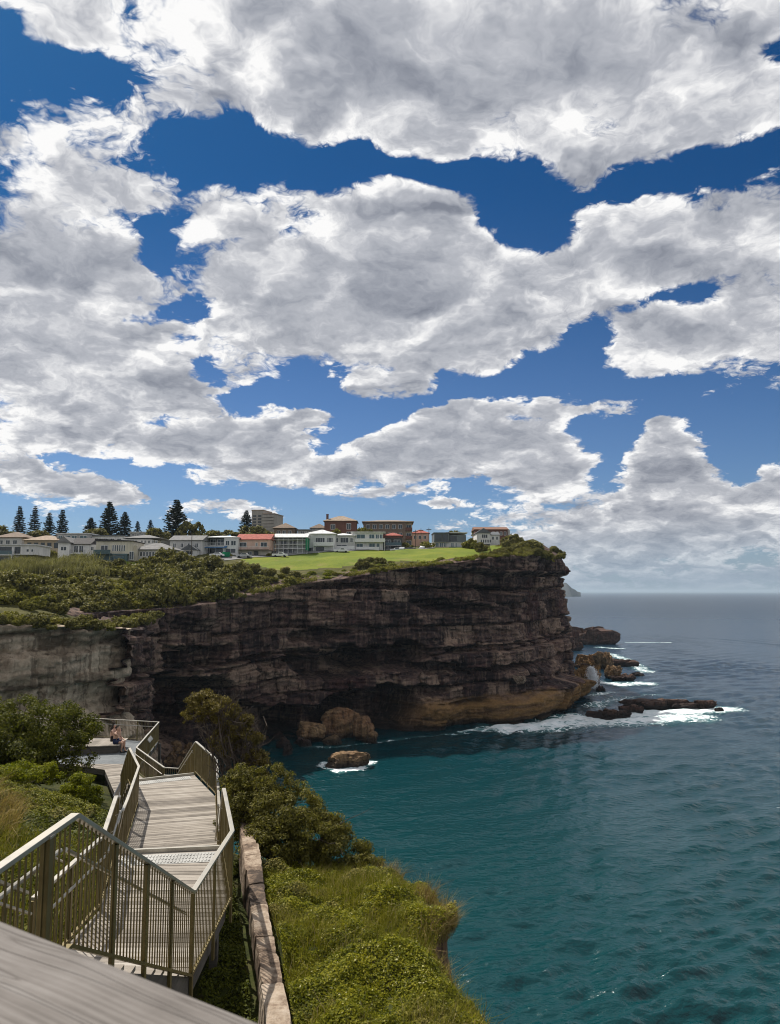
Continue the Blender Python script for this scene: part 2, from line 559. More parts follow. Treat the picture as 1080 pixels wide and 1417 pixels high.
def lawn_material():
    m, b, out = material('mown_grass')
    P = b.n('ShaderNodeNewGeometry').outputs['Position']
    n1 = b.noise(P, .06, 5, .6)
    n2 = b.noise(P, 1.2, 6, .7)
    c = b.ramp(b.m('MULTIPLY_ADD', b.m('SUBTRACT', n2, .5), .5, n1), [(.3, (.070, .105, .008)), (.52, (.13, .165, .012)), (.72, (.20, .20, .022))])
    c = b.mix(b.m('MULTIPLY', b.ss(b.noise(P, .11, 5, .65), .55, .68), .6), c, (.20, .165, .05))
    principled(b, out, c, .9, b.bump(n2, .6, .3), spec=.15)
    return m
M_lawn = lawn_material()

# ---------------------------------------------------------------- heights of the far headland
hc = []
def hpt(X, Y, d):
    q = at(X, Y, d); hc.append((q.x, q.y, q.z)); return q
RIM = [(-200, 868, 78), (-100, 866, 90), (0, 866, 99), (90, 868, 105), (165, 870, 113), (183, 872, 126), (200, 862, 138), (225, 852, 148), (260, 838, 157),
       (340, 825, 172), (420, 809, 185), (500, 797, 192), (600, 783, 200), (700, 770, 213), (742, 768, 228), (768, 776, 248)]
rimp = [hpt(*q) for q in RIM]
tail = [(63, 268, 46), (65, 300, 46), (60, 350, 46), (40, 420, 46), (-10, 520, 48), (-120, 620, 55)]
hc += tail
for q in [(-100, 800, 150), (0, 815, 140), (0, 782, 186), (90, 790, 176), (160, 776, 203), (200, 800, 180), (280, 768, 220), (300, 795, 195), (350, 768, 226), (440, 763, 240), (540, 761, 248),
          (470, 775, 214), (620, 760, 256), (690, 754, 266), (660, 762, 236), (150, 838, 150), (60, 845, 128), (0, 850, 118), (-60, 775, 200), (740, 745, 262),
          (30, 764, 235), (150, 762, 240), (250, 760, 250), (350, 755, 290), (480, 756, 270), (620, 758, 300), (100, 764, 300), (300, 760, 360)]:
    hpt(*q)
hc += [(-300, 250, 50), (-400, 500, 60), (-300, 100, 38), (-150, 100, 36), (-120, 60, 34)]
hfar = RBF(hc)
rim_plan = [(q.x, q.y) for q in rimp] + [(a, b_) for a, b_, _ in tail]
land_poly = rim_plan + [(-500, 700), (-500, -40), (-90, 40), (-66, 66)]

def strata_disp(s, z, seed, amp=1.0, joint=1.0, big=1.0):
    """outward displacement of a bedded sandstone face: beds, undercut partings, vertical joints, fallen panels;
    also a tone per block, for the stone differs from block to block"""
    zz = z + 2.0 * fbm(s / 50.0, z / 80.0, seed=seed, octaves=3) + .012 * s
    edges = [-6.0]
    r_ = random.Random(seed)
    while edges[-1] < 66:
        edges.append(edges[-1] + r_.choice((.7, 1.1, 1.8, 2.8, 4.2, 6.0, 7.5)) * r_.uniform(.8, 1.2) * big)
    edges = np.array(edges)
    li = np.clip(np.searchsorted(edges, zz) - 1, 0, len(edges) - 2)
    lo, hi = edges[li], edges[li + 1]
    t = (zz - lo) / (hi - lo)
    th = hi - lo
    off = (cell(li, 3, seed) - .5) * 1.9 * big
    off = off + 1.0 * fbm(s / 18.0, li * 7.3, seed=seed + 5, octaves=2)
    # blocks between vertical joints
    wj = big * (2.6 + 1.5 * np.minimum(th / big, 6.0) * (.5 + cell(li, 9, seed)))
    sj = s / wj + cell(li, 4, seed) * 9 + .08 * vnoise(s / 2.0, z / 1.5, seed=seed + 8)
    bi = np.floor(sj)
    ft = sj - bi
    off = off + joint * (cell(bi, li, seed + 2) - .5) * 2.5 * big
    crack = np.exp(-((np.minimum(ft, 1 - ft) * wj) / .24) ** 2)
    off = off - joint * 1.6 * crack * (cell(bi, li + 50, seed) > .35)
    # panels fallen from the face
    si_, zi_ = np.floor(s / (2.8 * big) + .5 * vnoise(s / 6, z / 4, seed=seed + 61)), np.floor(zz / (1.9 * big) + .35 * vnoise(s / 3, z / 2, seed=seed + 62))
    pn = cell(si_, zi_, seed + 63)
    off = off + (pn - .5) * 1.1 * big * (cell(np.floor(s / 11), np.floor(zz / 5), seed + 64) > .35)
    # thin bedding
    zb = np.floor(zz / .5 + .3 * vnoise(s / 3.0, z, seed=seed + 65))
    off = off + (cell(zb, np.floor(s / 5.5), seed + 66) - .5) * .5
    # deep undercut below some beds
    part = t * th
    deep = (cell(li, 6, seed) > .66) * (.35 + .65 * sst(vnoise(s / 9.0, li * 3.1, seed=seed + 70), -.3, .4))
    off = off - 1.9 * big * deep * (1 - sst(part, .35 * big, .9 * big))
    off = off - .8 * np.exp(-(np.minimum(t, 1 - t) * th / .15) ** 2) * (.2 + cell(li, 6, seed))
    # big buttresses and gullies run the full height
    off = off + 2.6 * fbm(s / 26.0, z / 120.0, seed=seed + 31, octaves=3)
    off = off + .25 * fbm(s / 1.6, z / .9, seed=seed + 77, octaves=3)
    tone = .55 * cell(bi, li, seed + 80) + .25 * pn + .20 * cell(zb, np.floor(s / 5.5), seed + 81)
    return off * amp, tone

def sst(v, lo, hi):
    t = np.clip((v - lo) / (hi - lo), 0, 1)
    return t * t * (3 - 2 * t)
def cliff_mesh(name, pts, rimz, step, dz, seed, mat, extra=None, amp=1.0, zbot=-3.0, hfun=None, cap=(1.0, 3.0, 7.0), joint=1.0, big=1.0):
    P, si = resample(pts, step)
    n = len(P)
    T = np.gradient(P[:, :2], axis=0)
    T /= np.linalg.norm(T, axis=1)[:, None] + 1e-9
    k = max(3, int(5 / step))
    T = np.stack([np.convolve(np.pad(T[:, j], k, mode='edge'), np.ones(2 * k + 1) / (2 * k + 1), 'valid') for j in (0, 1)], 1)
    N = np.stack([T[:, 1], -T[:, 0]], 1)              # points to the sea when the path runs with the land on its left
    N /= np.linalg.norm(N, axis=1)[:, None]
    rz_ = rimz(P[:, 0], P[:, 1]) if callable(rimz) else P[:, 2]
    rows = int((rz_.max() - zbot) / dz) + 1
    tt = np.linspace(0, 1, rows)
    S = np.repeat(si[:, None], rows, 1)
    Z = zbot + (rz_[:, None] - zbot) * tt[None, :]
    D, tone = strata_disp(S, Z, seed, amp, joint, big)
    D = np.where(Z > rz_[:, None] - 1.0, D * .6, D)
    X = np.repeat(P[:, :1], rows, 1); Y = np.repeat(P[:, 1:2], rows, 1)
    if extra is not None:
        D = D + extra(X, Y, Z, S)
    X2 = X + N[:, :1] * D
    Y2 = Y + N[:, 1:] * D
    Z2 = Z + .18 * vnoise(S / 1.3, Z / 1.0, seed=seed + 3)
    Xs, Ys, Zs = [X2], [Y2], [Z2]
    for c in cap:
        xi = P[:, 0] - N[:, 0] * c; yi = P[:, 1] - N[:, 1] * c
        h = hfun(xi, yi) if hfun is not None else rz_ + .05 * c
        Xs.append(xi[:, None]); Ys.append(yi[:, None]); Zs.append((np.maximum(h, rz_ - .4) + .25 * vnoise(xi, yi, seed=4))[:, None])
    A = np.stack([np.concatenate(q, 1) for q in (Xs, Ys, Zs)], 2)
    o = mesh_obj(name, A.reshape(-1, 3), grid_faces(A.shape[0], A.shape[1]), mat)
    ta = o.data.attributes.new('tone', 'FLOAT', 'POINT')
    ta.data.foreach_set('value', np.concatenate([tone] + [np.full((n, 1), .5)] * len(cap), 1).astype(np.float32).ravel())
    return props(o, kind='structure'), A

# hollows of the main face given as (image column, image row, half width, half height in metres, depth)
caves = []
for X, Y, d, rx, rz_, dep in [(530, 908, 194, 14, 4.2, 13), (465, 920, 190, 14, 3.2, 9), (515, 982, 192, 14, 7.0, 17), (455, 998, 188, 12, 5.5, 13), (390, 1000, 182, 10, 6, 10), (600, 925, 200, 12, 1.6, 5),
                              (440, 878, 188, 9, 1.6, 4), (690, 815, 212, 9, 1.5, 4), (640, 842, 205, 14, 1.6, 3.5), (600, 835, 200, 7, 1.6, 3.5),
                              (270, 985, 158, 16, 9.5, 13), (225, 990, 148, 12, 11, 12), (330, 1005, 168, 12, 7, 10), (560, 955, 196, 16, 2.0, 5), (700, 925, 212, 10, 1.2, 3),
                              (395, 915, 182, 8, 1.5, 3.5), (300, 905, 163, 8, 2.4, 3.5), (250, 900, 152, 5, 3.0, 4)]:
    q = at(X, Y, d)
    caves.append((q.x, q.y, q.z, rx, rz_, dep))
def face_extra(X, Y, Z, S):
    e = np.zeros_like(X)
    wob = 1.0 * fbm(S / 6, Z / 4, seed=90, octaves=3)
    for cx, cy, cz, rx, rz_, dep in caves:
        dh = np.hypot(X - cx, Y - cy) / rx
        dv = (Z - cz + wob * .8) / rz_
        up = np.clip(dv, 0, None); dn = np.clip(-dv, 0, None)
        r2 = dh ** 2 + (up * 1.25) ** 4 + dn ** 2 * .8
        e -= dep * (1 - sst(r2, .25, 1.05))
    # the low slab at the foot of the right part sticks out to sea
    k = sst(X, 2, 20)
    top = 6.0 + 2.4 * sst(X, 25, 48) - 4.2 * sst(X, 54, 66) + .9 * fbm(S / 9, 0.3, seed=41, octaves=3)
    e += k * (3.6 + 4.4 * sst(X, 15, 55) + 1.2 * (cell(np.floor(S / 6), 2, 7) - .5)) * (1 - sst(Z, top - 1.0, top + 1.4)) * (1.0 - .25 * sst(-Z, -6, 0))
    k2 = sst(X, 22, 45) * (1 - sst(X, 46, 58))
    top2 = 14.5 + 1.2 * fbm(S / 9, 4.3, seed=47, octaves=3)
    e += k2 * 4.0 * (1 - sst(Z, top2 - 2.5, top2 + 1.0))
    # brow of the lower part
    e += 1.6 * np.sin(np.clip(Z / 44.0, 0, 1) * 6.0) * sst(X, -30, 10)
    return e
main_pts = [(q.x, q.y, q.z) for q in rimp[4:]] + tail
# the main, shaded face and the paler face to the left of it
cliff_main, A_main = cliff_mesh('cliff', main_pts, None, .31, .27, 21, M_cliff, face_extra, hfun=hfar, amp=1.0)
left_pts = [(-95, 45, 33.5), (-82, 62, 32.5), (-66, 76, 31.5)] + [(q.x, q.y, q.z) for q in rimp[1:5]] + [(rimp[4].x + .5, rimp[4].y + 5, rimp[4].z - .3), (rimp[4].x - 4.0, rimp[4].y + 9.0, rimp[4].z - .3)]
def left_extra(X, Y, Z, S):
    return 3.0 * sst(Z, 30, 8) + 1.0 * np.sin(Z / 5.0) - 2.5 * np.exp(-((Z - 19) / 3.0) ** 2)
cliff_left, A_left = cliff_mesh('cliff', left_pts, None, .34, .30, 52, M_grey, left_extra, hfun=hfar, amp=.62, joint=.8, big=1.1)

# terrain behind the rims
gx = np.arange(-330, 84, 1.6); gy = np.arange(40, 560, 1.6)
XX, YY = np.meshgrid(gx, gy, indexing='ij')
ZZ = hfar(XX, YY) + .5 * fbm(XX / 14, YY / 14, seed=6, octaves=4)
inside = inpoly(XX, YY, land_poly) & (polydist(XX, YY, [tuple(q[:2]) for q in rim_plan], False) > 2.2)
gf = grid_faces(len(gx), len(gy))
keep = inside.ravel()[gf].all(1)
def hland(x, y):
    return float(hfar(np.array([x]), np.array([y]))[0] + .5 * fbm(np.array([x]) / 14, np.array([y]) / 14, seed=6, octaves=4)[0])
lawn_poly = [(at(330, 772, 218).x, 218), (at(372, 800, 196).x, 201), (at(430, 800, 196).x, 202), (at(520, 790, 203).x, 206), (at(600, 785, 205).x, 209), (at(700, 775, 222).x, 222), (at(725, 760, 238).x, 238), (at(690, 755, 262).x, 262), (at(560, 755, 256).x, 256), (at(440, 765, 242).x, 242), (at(330, 765, 226).x, 228)]
cx_ = XX.ravel()[gf].mean(1); cy_ = YY.ravel()[gf].mean(1)
islawn = inpoly(cx_, cy_, lawn_poly)
islawn |= inpoly(cx_, cy_, [(at(165, 800, 184).x, 184), (at(193, 800, 184).x, 184), (at(195, 780, 202).x, 204), (at(165, 780, 202).x, 204)])
land = mesh_obj('hill_ground', np.stack([XX.ravel(), YY.ravel(), ZZ.ravel()], 1), gf[keep], [M_scrub, M_lawn], smooth=True)
land.data.polygons.foreach_set('material_index', islawn[keep].astype(np.int32))
props(land, kind='structure')

# second, low band of rock above the ledge on the left
led = [at(-60, 846, 128), at(30, 850, 131), at(95, 856, 134), at(130, 850, 138), at(175, 846, 144), at(240, 842, 152), at(290, 836, 160)]
led_pts = [(q.x, q.y, q.z + .3) for q in led]
cliff_ledge, _ = cliff_mesh('rock_ledge', led_pts, None, .35, .22, 77, M_cliff, lambda X, Y, Z, S: 1.2 * sst(Z, 27.5, 31.5) * 2.0, zbot=24.0, amp=.7, hfun=lambda x, y: hfar(x, y) + .3, cap=(1.0, 2.5))

# ---------------------------------------------------------------- near headland
near_edge = [(6, -14, 31.0), (2.6, 0, 31.0), (1.55, 7, 30.4), (1.32, 10.8, 29.75), (1.05, 11.9, 29.6), (.62, 12.9, 29.75), (1.14, 13.8, 30.05), (1.12, 14.4, 30.0), (.80, 15.1, 30.0), (.0, 16.6, 29.7), (-1.4, 19, 29.2), (-3.4, 22, 28.4), (-5.6, 26, 27.3),
             (-7.6, 31, 26.3), (-9.5, 37, 25.6), (-12, 43, 25.2), (-18, 49, 25.4), (-28, 56, 26.5), (-45, 62, 28.5), (-70, 66, 30.5)]
nc = list(near_edge) + [(0, 12, 30.15), (-1.3, 10, 30.2), (-2.2, 13.5, 30.05), (-3, 17, 29.75), (-.5, 5, 30.7), (-3, 8, 29.9), (-4, 12, 29.9), (-5, 16, 29.5), (-7.5, 20, 29.3), (-7.5, 25, 28.3),
      (-10, 30, 27.0), (-12, 36, 26.7), (-16, 40, 26.6), (-6, 10, 30.3), (-8, 14, 30.7), (-9, 18, 30.5), (-12, 20, 31.0), (-10.5, 23.5, 29.6), (-13, 28, 28.6), (-16, 33, 27.9), (-22, 28, 29.6), (-24, 38, 28.0), (-35, 40, 29.5),
      (-20, 18, 32.5), (-12, 8, 32.4), (-5, 3, 32.2), (-3, -4, 32.5), (-12, -8, 34), (-30, 5, 35), (-50, 30, 34), (-80, 0, 38), (1, 0, 31.2)]
hnear_ = RBF(nc, sc=10.0)
def hnear(x, y):
    x = np.asarray(x, float); y = np.asarray(y, float)
    return hnear_(x, y) + .42 * np.exp(-(((x - .35) / .75) ** 2 + ((y - 10.5) / 3.2) ** 2)) + .25 * np.exp(-(((x + .4) / .8) ** 2 + ((y - 15.2) / 1.2) ** 2)) + .10 * fbm(x / 1.1, y / 1.1, seed=15, octaves=4)
near_poly = [q[:2] for q in near_edge] + [(-90, 60), (-95, -14)]
gx = np.arange(-72, 4, .3); gy = np.arange(-12, 66, .3)
XX, YY = np.meshgrid(gx, gy, indexing='ij')
ins = inpoly(XX, YY, near_poly) & (polydist(XX, YY, [q[:2] for q in near_edge], False) > .12)
gf = grid_faces(len(gx), len(gy))
kp = ins.ravel()[gf].all(1)
near = mesh_obj('ground', np.stack([XX.ravel(), YY.ravel(), hnear(XX, YY).ravel()], 1), gf[kp], M_soil, smooth=True)
props(near, kind='structure')
def near_extra(X, Y, Z, S):
    return -.25 + 0.5 * np.clip((29.0 - Z) / 4.0, 0, 1) * np.sin(S / 2.1) - .5 * sst(Z, 28.6, 29.6) * 0
P_near = near_edge[1:]
cliff_near, _ = cliff_mesh('cliff', [(a, b_, c) for a, b_, c in P_near], None, .14, .2, 91, M_near, near_extra, amp=.22, hfun=lambda x, y: hnear(x, y) - .12, cap=(.25, .6), joint=1.0, big=.45)

# ---------------------------------------------------------------- distant headland
dh = []
for X, Yt in [(774, 812), (778, 806), (783, 804.5), (788, 804.8), (791, 808), (793, 813), (796, 815.5), (801, 818.0), (806, 819.2)]:
    q = at(X, Yt, 5200); dh.append((q.x, max(q.z, 1.0)))
mbv, mbf = [], []
for k_, (x, z) in enumerate(dh):
    for j, yo in enumerate((0, 40, 400, 2500)):
        mbv.append((x + (-300 if j == 3 else 0), 5200 + yo + 60 * vnoise(k_ * .7, j, seed=3), (-2, z * .93, z, z)[j]))
faces_ = grid_faces(len(dh), 4)
fh = mesh_obj('distant_headland', np.array(mbv), faces_, M_far)
props(fh, kind='structure')
# ---------------------------------------------------------------- sea
def sea_material():
    m, b, out = material('sea_water')
    P = b.n('ShaderNodeNewGeometry').outputs['Position']
    x, y, z = b.sep(P)
    dist = b.m('SQRT', b.m('ADD', b.m('MULTIPLY', x, x), b.m('MULTIPLY', y, y)))
    big = b.noise(P, .006, 3, .5)
    # depth: teal over the shallow bottom of the bay, blue further out
    k = b.ss(b.m('MULTIPLY_ADD', b.m('SUBTRACT', big, .5), 160.0, b.m('MULTIPLY_ADD', x, .75, y)), 60, 420)
    c = b.mix(k, (.0003, .036, .041), (.0025, .022, .042))
    c = b.mix(b.ss(dist, 400, 2500), c, (.006, .018, .034))
    P2 = b.mapping(P, rot=(0, 0, R(-10)), sc=(1, 1.7, 1))
    chop = b.noise(P2, .75, 3, .5)
    rip = b.noise(P2, 2.6, 2, .5)
    fade2 = b.ss(dist, 40, 600, 1, .12)
    h = b.m('MULTIPLY', chop, b.ss(dist, 80, 3000, .34, 1.1))
    h = b.m('MULTIPLY_ADD', rip, b.m('MULTIPLY', fade2, .045), h)
    nrm = b.bump(h, 1.0, 1.0)
    # scattered whitecaps
    wc1 = b.noise(b.mapping(P, sc=(1, 2.6, 1)), .16, 8, .68)
    wc2 = b.noise(P, .02, 2, .5)
    cap = b.m('MULTIPLY', b.ss(wc1, .685, .72), b.ss(wc2, .50, .62))
    crest = b.m('MULTIPLY', b.ss(chop, .76, .80), .55)
    c = b.mix(b.m('MINIMUM', b.m('MULTIPLY_ADD', crest, .25, b.m('MULTIPLY', cap, .9)), 1.0), c, (.75, .78, .78))
    rough = b.m('ADD', b.ss(dist, 100, 1500, .17, .30), b.m('MULTIPLY', cap, .4))
    p = principled(b, out, c, rough, nrm, spec=.5, IOR=1.33)
    return m
M_sea = sea_material()
# one sheet, fine near the shore and ever coarser towards the horizon; the waves are modelled
rr_ = [24.0]
while rr_[-1] < 3200: rr_.append(rr_[-1] + max(.26, .0048 * rr_[-1]))
while rr_[-1] < 44000: rr_.append(rr_[-1] * 1.12)
rr_ = np.array(rr_)
aa_ = np.concatenate([np.radians(np.arange(-180, -34, 4.0)), np.radians(np.arange(-34, 34, .115)), np.radians(np.arange(34, 180.1, 4.0))])
AA, RR = np.meshgrid(aa_, np.concatenate([[.5], rr_]), indexing='ij')
SX, SY = RR * np.sin(AA), RR * np.cos(AA)
rw_ = np.random.default_rng(17)
WAVES = []
for i in range(40):
    lam = 1.3 * (15 / 1.3) ** rw_.uniform(0, 1) ** 1.15
    th_ = R(-62) + rw_.normal(0, .30)
    WAVES.append((lam, math.cos(th_) * 2 * math.pi / lam, math.sin(th_) * 2 * math.pi / lam, .024 * lam ** .72 * rw_.uniform(.6, 1.3), rw_.uniform(0, 6.28)))
def wave_height(x, y):
    r0 = np.hypot(x, y)
    gust = np.clip(.62 + .55 * vnoise(x / 34, y / 60, seed=71) + .25 * vnoise(x / 11, y / 17, seed=72), .25, 1.4)
    z = np.zeros_like(x)
    for i, (lam, kx, ky, a_, p_) in enumerate(WAVES):
        ph_ = kx * x + ky * y + p_ + 1.5 * vnoise(x / (lam * 5), y / (lam * 5), seed=100 + i)
        fade = np.clip((lam / np.maximum(.0048 * r0, .26) - 2.2) / 3.0, 0, 1)
        z += a_ * fade * (np.sin(ph_) + .34 * np.cos(2 * ph_)) * gust
    return z * np.clip((r0 - 24) / 8, 0, 1)
SZ = wave_height(SX, SY)
sea = mesh_obj('sea', np.stack([SX.ravel(), SY.ravel(), SZ.ravel()], 1), grid_faces(SX.shape[0], SX.shape[1]), M_sea, smooth=True)
props(sea, kind='structure')
# ---------------------------------------------------------------- boardwalk
def timber_material(name, tones, grain=(2.0, 38.0, 38.0), rough=.85):
    m, b, out = material(name)
    g = b.n('ShaderNodeNewGeometry')
    tc_ = b.n('ShaderNodeTexCoord')
    P = tc_.outputs['Object']
    n1 = b.noise(b.mapping(P, sc=grain), 1.0, 6, .65)
    n2 = b.noise(P, 1.3, 4, .6)
    c = b.ramp(b.m('MULTIPLY_ADD', b.m('SUBTRACT', g.outputs['Random Per Island'], .5), .5, b.m('MULTIPLY_ADD', b.m('SUBTRACT', n2, .5), .5, n1)), [(.25, tones[0]), (.5, tones[1]), (.8, tones[2])])
    principled(b, out, c, rough, b.bump(n1, .5, .004), spec=.25)
    return m
M_deck = timber_material('weathered_deck_timber', ((.15, .13, .108), (.275, .24, .20), (.40, .36, .31)), (1.2, 9, 9))
M_beam = timber_material('deck_beam', ((.05, .045, .04), (.09, .08, .07), (.14, .125, .11)), (3, 3, 20))
def metal_material(name, c, rough, metal):
    m, b, out = material(name)
    P = b.n('ShaderNodeNewGeometry').outputs['Position']
    n1 = b.noise(P, 3.0, 5, .6)
    cc_ = b.mix(b.ss(n1, .35, .7), c, tuple(q * .72 for q in c))
    principled(b, out, cc_, b.ss(n1, .3, .7, rough - .08, rough + .12), b.bump(b.noise(P, 60, 3), .08, .002), metal=metal)
    return m
M_rail = metal_material('rail_steel', (.45, .42, .36), .40, .7)
M_bar = metal_material('bar_steel', (.185, .145, .062), .45, .6)
M_tread = metal_material('tactile_plate', (.40, .39, .36), .6, .0)
M_concrete = ground_material('bench_concrete', ((.26, .25, .24), (.34, .33, .32), (.42, .41, .39)), 1.5)

M_panel = ground_material('grey_deck_panel', ((.13, .14, .145), (.17, .18, .185), (.21, .22, .225)), .8)
def clip_half(poly, n, d):
    out = []
    for i in range(len(poly)):
        a, b_ = poly[i], poly[(i + 1) % len(poly)]
        da, db = a[0] * n[0] + a[1] * n[1] - d, b_[0] * n[0] + b_[1] * n[1] - d
        if da >= 0: out.append(a)
        if da * db < 0:
            t = da / (da - db)
            out.append((a[0] + (b_[0] - a[0]) * t, a[1] + (b_[1] - a[1]) * t))
    return out
def area(poly):
    return .5 * sum(poly[i][0] * poly[(i + 1) % len(poly)][1] - poly[(i + 1) % len(poly)][0] * poly[i][1] for i in range(len(poly)))
def boards(poly, z, walk, bw=.138, gap=.013, th=.032):
    """deck boards laid across the walking direction, cut to the outline"""
    wv = Vector((walk[0], walk[1])).normalized()
    if area(poly) < 0: poly = poly[::-1]
    ts = [p_[0] * wv.x + p_[1] * wv.y for p_ in poly]
    mb = MB()
    t = min(ts)
    while t < max(ts):
        q = clip_half(clip_half(poly, (wv.x, wv.y), t), (-wv.x, -wv.y), -(t + bw - gap))
        if len(q) >= 3 and area(q) > .004:
            dz_ = random.uniform(-.002, .002)
            mb.prism(q, z - th + dz_, z + dz_)
        t += bw
    return mb
def deck(label, poly, z, walk, posts=(), tactile=None, nosing=None, split=None):
    ctr = Vector((sum(p_[0] for p_ in poly) / len(poly), sum(p_[1] for p_ in poly) / len(poly), z))
    t = empty('boardwalk_deck', (0, 0, 0), 0, label, 'boardwalk deck', 'flat decks of the boardwalk')
    (boards(poly, z, walk) if split is None else boards(clip_half(poly, (0, -1), -split), z, walk)).build('deck_boards', M_deck, t)
    if split is not None:
        q = clip_half(poly, (0, 1), split + .004)
        MB().prism(q if area(q) > 0 else q[::-1], z - .03, z - .003).build('deck_panel', M_panel, t)
    pl = poly if area(poly) > 0 else poly[::-1]
    n = len(pl)
    for i in range(n):
        a, b_ = Vector((*pl[i], z - .145)), Vector((*pl[(i + 1) % n], z - .145))
        inn = Vector((-(b_ - a).y, (b_ - a).x, 0)).normalized() * .04
        d_ = (b_ - a).normalized() * .05
        MB().bar(a + inn + d_, b_ + inn - d_, .05, .22).build('edge_beam', M_beam, t)
    for (x, y) in posts:
        zb = float(hnear(np.array([x]), np.array([y]))[0]) - .3
        MB().box(x - .06, x + .06, y - .06, y + .06, zb, z - .035).build('support_post', M_beam, t)
    if tactile:
        a, b_, dep = Vector((*tactile[0], 0)), Vector((*tactile[1], 0)), tactile[2]
        u = (b_ - a).normalized(); v = Vector((u.y, -u.x, 0)) * dep
        mb = MB()
        mb.add([a + Vector((0, 0, z + .002)), b_ + Vector((0, 0, z + .002)), b_ + v + Vector((0, 0, z + .002)), a + v + Vector((0, 0, z + .002)),
                a + Vector((0, 0, z + .006)), b_ + Vector((0, 0, z + .006)), b_ + v + Vector((0, 0, z + .006)), a + v + Vector((0, 0, z + .006))],
               [(0, 1, 2, 3), (7, 6, 5, 4), (0, 4, 5, 1), (1, 5, 6, 2), (2, 6, 7, 3), (3, 7, 4, 0)])
        L = (b_ - a).length
        k = int(L / .06)
        for i in range(k):
            p0 = a + u * (.03 + i * .06)
            for j in range(3):
                c0 = p0 + v * (.08 + j * .31); c1 = p0 + v * (.30 + j * .31)
                mb.bar(c0 + Vector((0, 0, z + .010)), c1 + Vector((0, 0, z + .010)), .028, .012)
        mb.build('tactile_strip', M_tread, t)
    if nosing:
        MB().bar(Vector((*nosing[0], z + .012)), Vector((*nosing[1], z + .012)), .06, .13).build('edge_nosing', M_rail, t, bevel=.006)
    return t
def lerp(a, b_, t): return tuple(a[i] + (b_[i] - a[i]) * t for i in range(len(a)))
def stair(label, top, bot, z0, z1, n):
    """top = (left, right) plan points at the upper edge, bot the same at the foot; n risers"""
    t = empty('boardwalk_stair', (0, 0, 0), 0, label, 'stair', 'stairs of the boardwalk')
    for i in range(1, n):
        f0, f1 = (i - 1) / (n - 1), i / (n - 1)
        z = z0 + (z1 - z0) * i / n
        a, b_ = lerp(top[0], bot[0], f0), lerp(top[1], bot[1], f0)
        c, d_ = lerp(bot[1], top[1], 1 - f1), lerp(bot[0], top[0], 1 - f1)
        MB().prism([a, b_, c, d_], z - .045, z).build('tread', M_deck, t)
    for s_ in (0, 1):
        a = Vector((*top[s_], z0 - .22)); b_ = Vector((*bot[s_], z1 - .06))
        MB().bar(a, b_, .05, .26).build('stringer', M_beam, t)
    return t
def poly_at(pts, s):
    """point at length s of a polyline"""
    for a, b_ in zip(pts[:-1], pts[1:]):
        L = (b_ - a).length
        if s <= L + 1e-6:
            return a + (b_ - a) * (s / L)
        s -= L
    return pts[-1].copy()
def railing(label, tops, fine=False, hand=0, h=1.1, maxspan=1.25, first=True, last=True, spacing=.092, big_first=False, group='steel bar railings along the boardwalk', postlen=.28, foot=1.0, skip_post=()):
    pts = [Vector(p_) for p_ in tops]
    t = empty('railing', (0, 0, 0), 0, label, 'railing', group)
    for i, (a, b_) in enumerate(zip(pts[:-1], pts[1:])):
        MB().bar(a - Vector((0, 0, .018)), b_ - Vector((0, 0, .018)), .068, .036).build('top_rail', M_rail, t, bevel=.005)
        MB().bar(a - Vector((0, 0, foot)), b_ - Vector((0, 0, foot)), .045, .03).build('bottom_rail', M_bar, t)
        L = (b_ - a).length
        Lh = math.hypot(b_.x - a.x, b_.y - a.y)
        k = max(1, math.ceil(Lh / maxspan))
        for j in range(k + 1):
            if j == 0 and (i > 0 or not first): continue
            if j == k and i == len(pts) - 2 and not last: continue
            if (i, j) in skip_post: continue
            p_ = a + (b_ - a) * (j / k)
            wd = .062
            u = (b_ - a); u.z = 0; u.normalize(); sd = Vector((-u.y, u.x, 0)) * (wd * .3); u = u * (wd / 2)
            q = [(p_ - u - sd), (p_ + u - sd), (p_ + u + sd), (p_ - u + sd)]
            MB().prism([(w_.x, w_.y) for w_ in q], p_.z - h - postlen, p_.z - .037).build('post', M_bar, t, bevel=.004)
        nb = int(Lh / spacing)
        grille = MB()
        proto = None
        for j in range(1, nb):
            p_ = a + (b_ - a) * (j / nb)
            if fine:
                if proto is None:
                    proto = MB().box(-.006, .006, -.006, .006, -foot, -.037).build('baluster', M_bar, t)
                    o = proto
                else:
                    o = proto.copy(); col.objects.link(o); o.parent = t
                o.location = p_
                o.rotation_euler = (0, 0, math.atan2(b_.y - a.y, b_.x - a.x))
            else:
                grille.box(p_.x - .007, p_.x + .007, p_.y - .007, p_.y + .007, p_.z - foot, p_.z - .037)
        if not fine:
            grille.build('bar_grille', M_bar, t)
        if hand:
            u = (b_ - a).normalized()
            sd = Vector((-u.y, u.x, 0)).normalized() * (.085 * hand)
            a2, b2 = a + sd - Vector((0, 0, .27)), b_ + sd - Vector((0, 0, .27))
            hr = MB()
            hr.tube([a2 + u * .05, b2 - u * .05], .019, 8)
            for f in (.06, .5, .94):
                c = a2 + (b2 - a2) * f
                hr.bar(c - Vector((0, 0, .012)), c - sd - Vector((0, 0, .05)), .012, .012)
            hr.build('handrail', M_rail, t, smooth=False)
    return t
Z0, Z1, Z2, Z4 = 33.15, 31.15, 29.80, 27.70
D0 = [(-2.52, 2.6), (-2.52, 6.1), (-4.45, 6.1), (-4.45, 2.6)]
D1 = [(-2.52, 9.76), (-2.56, 12.21), (-3.20, 14.55), (-5.02, 14.30), (-4.45, 11.9), (-4.45, 9.76)]
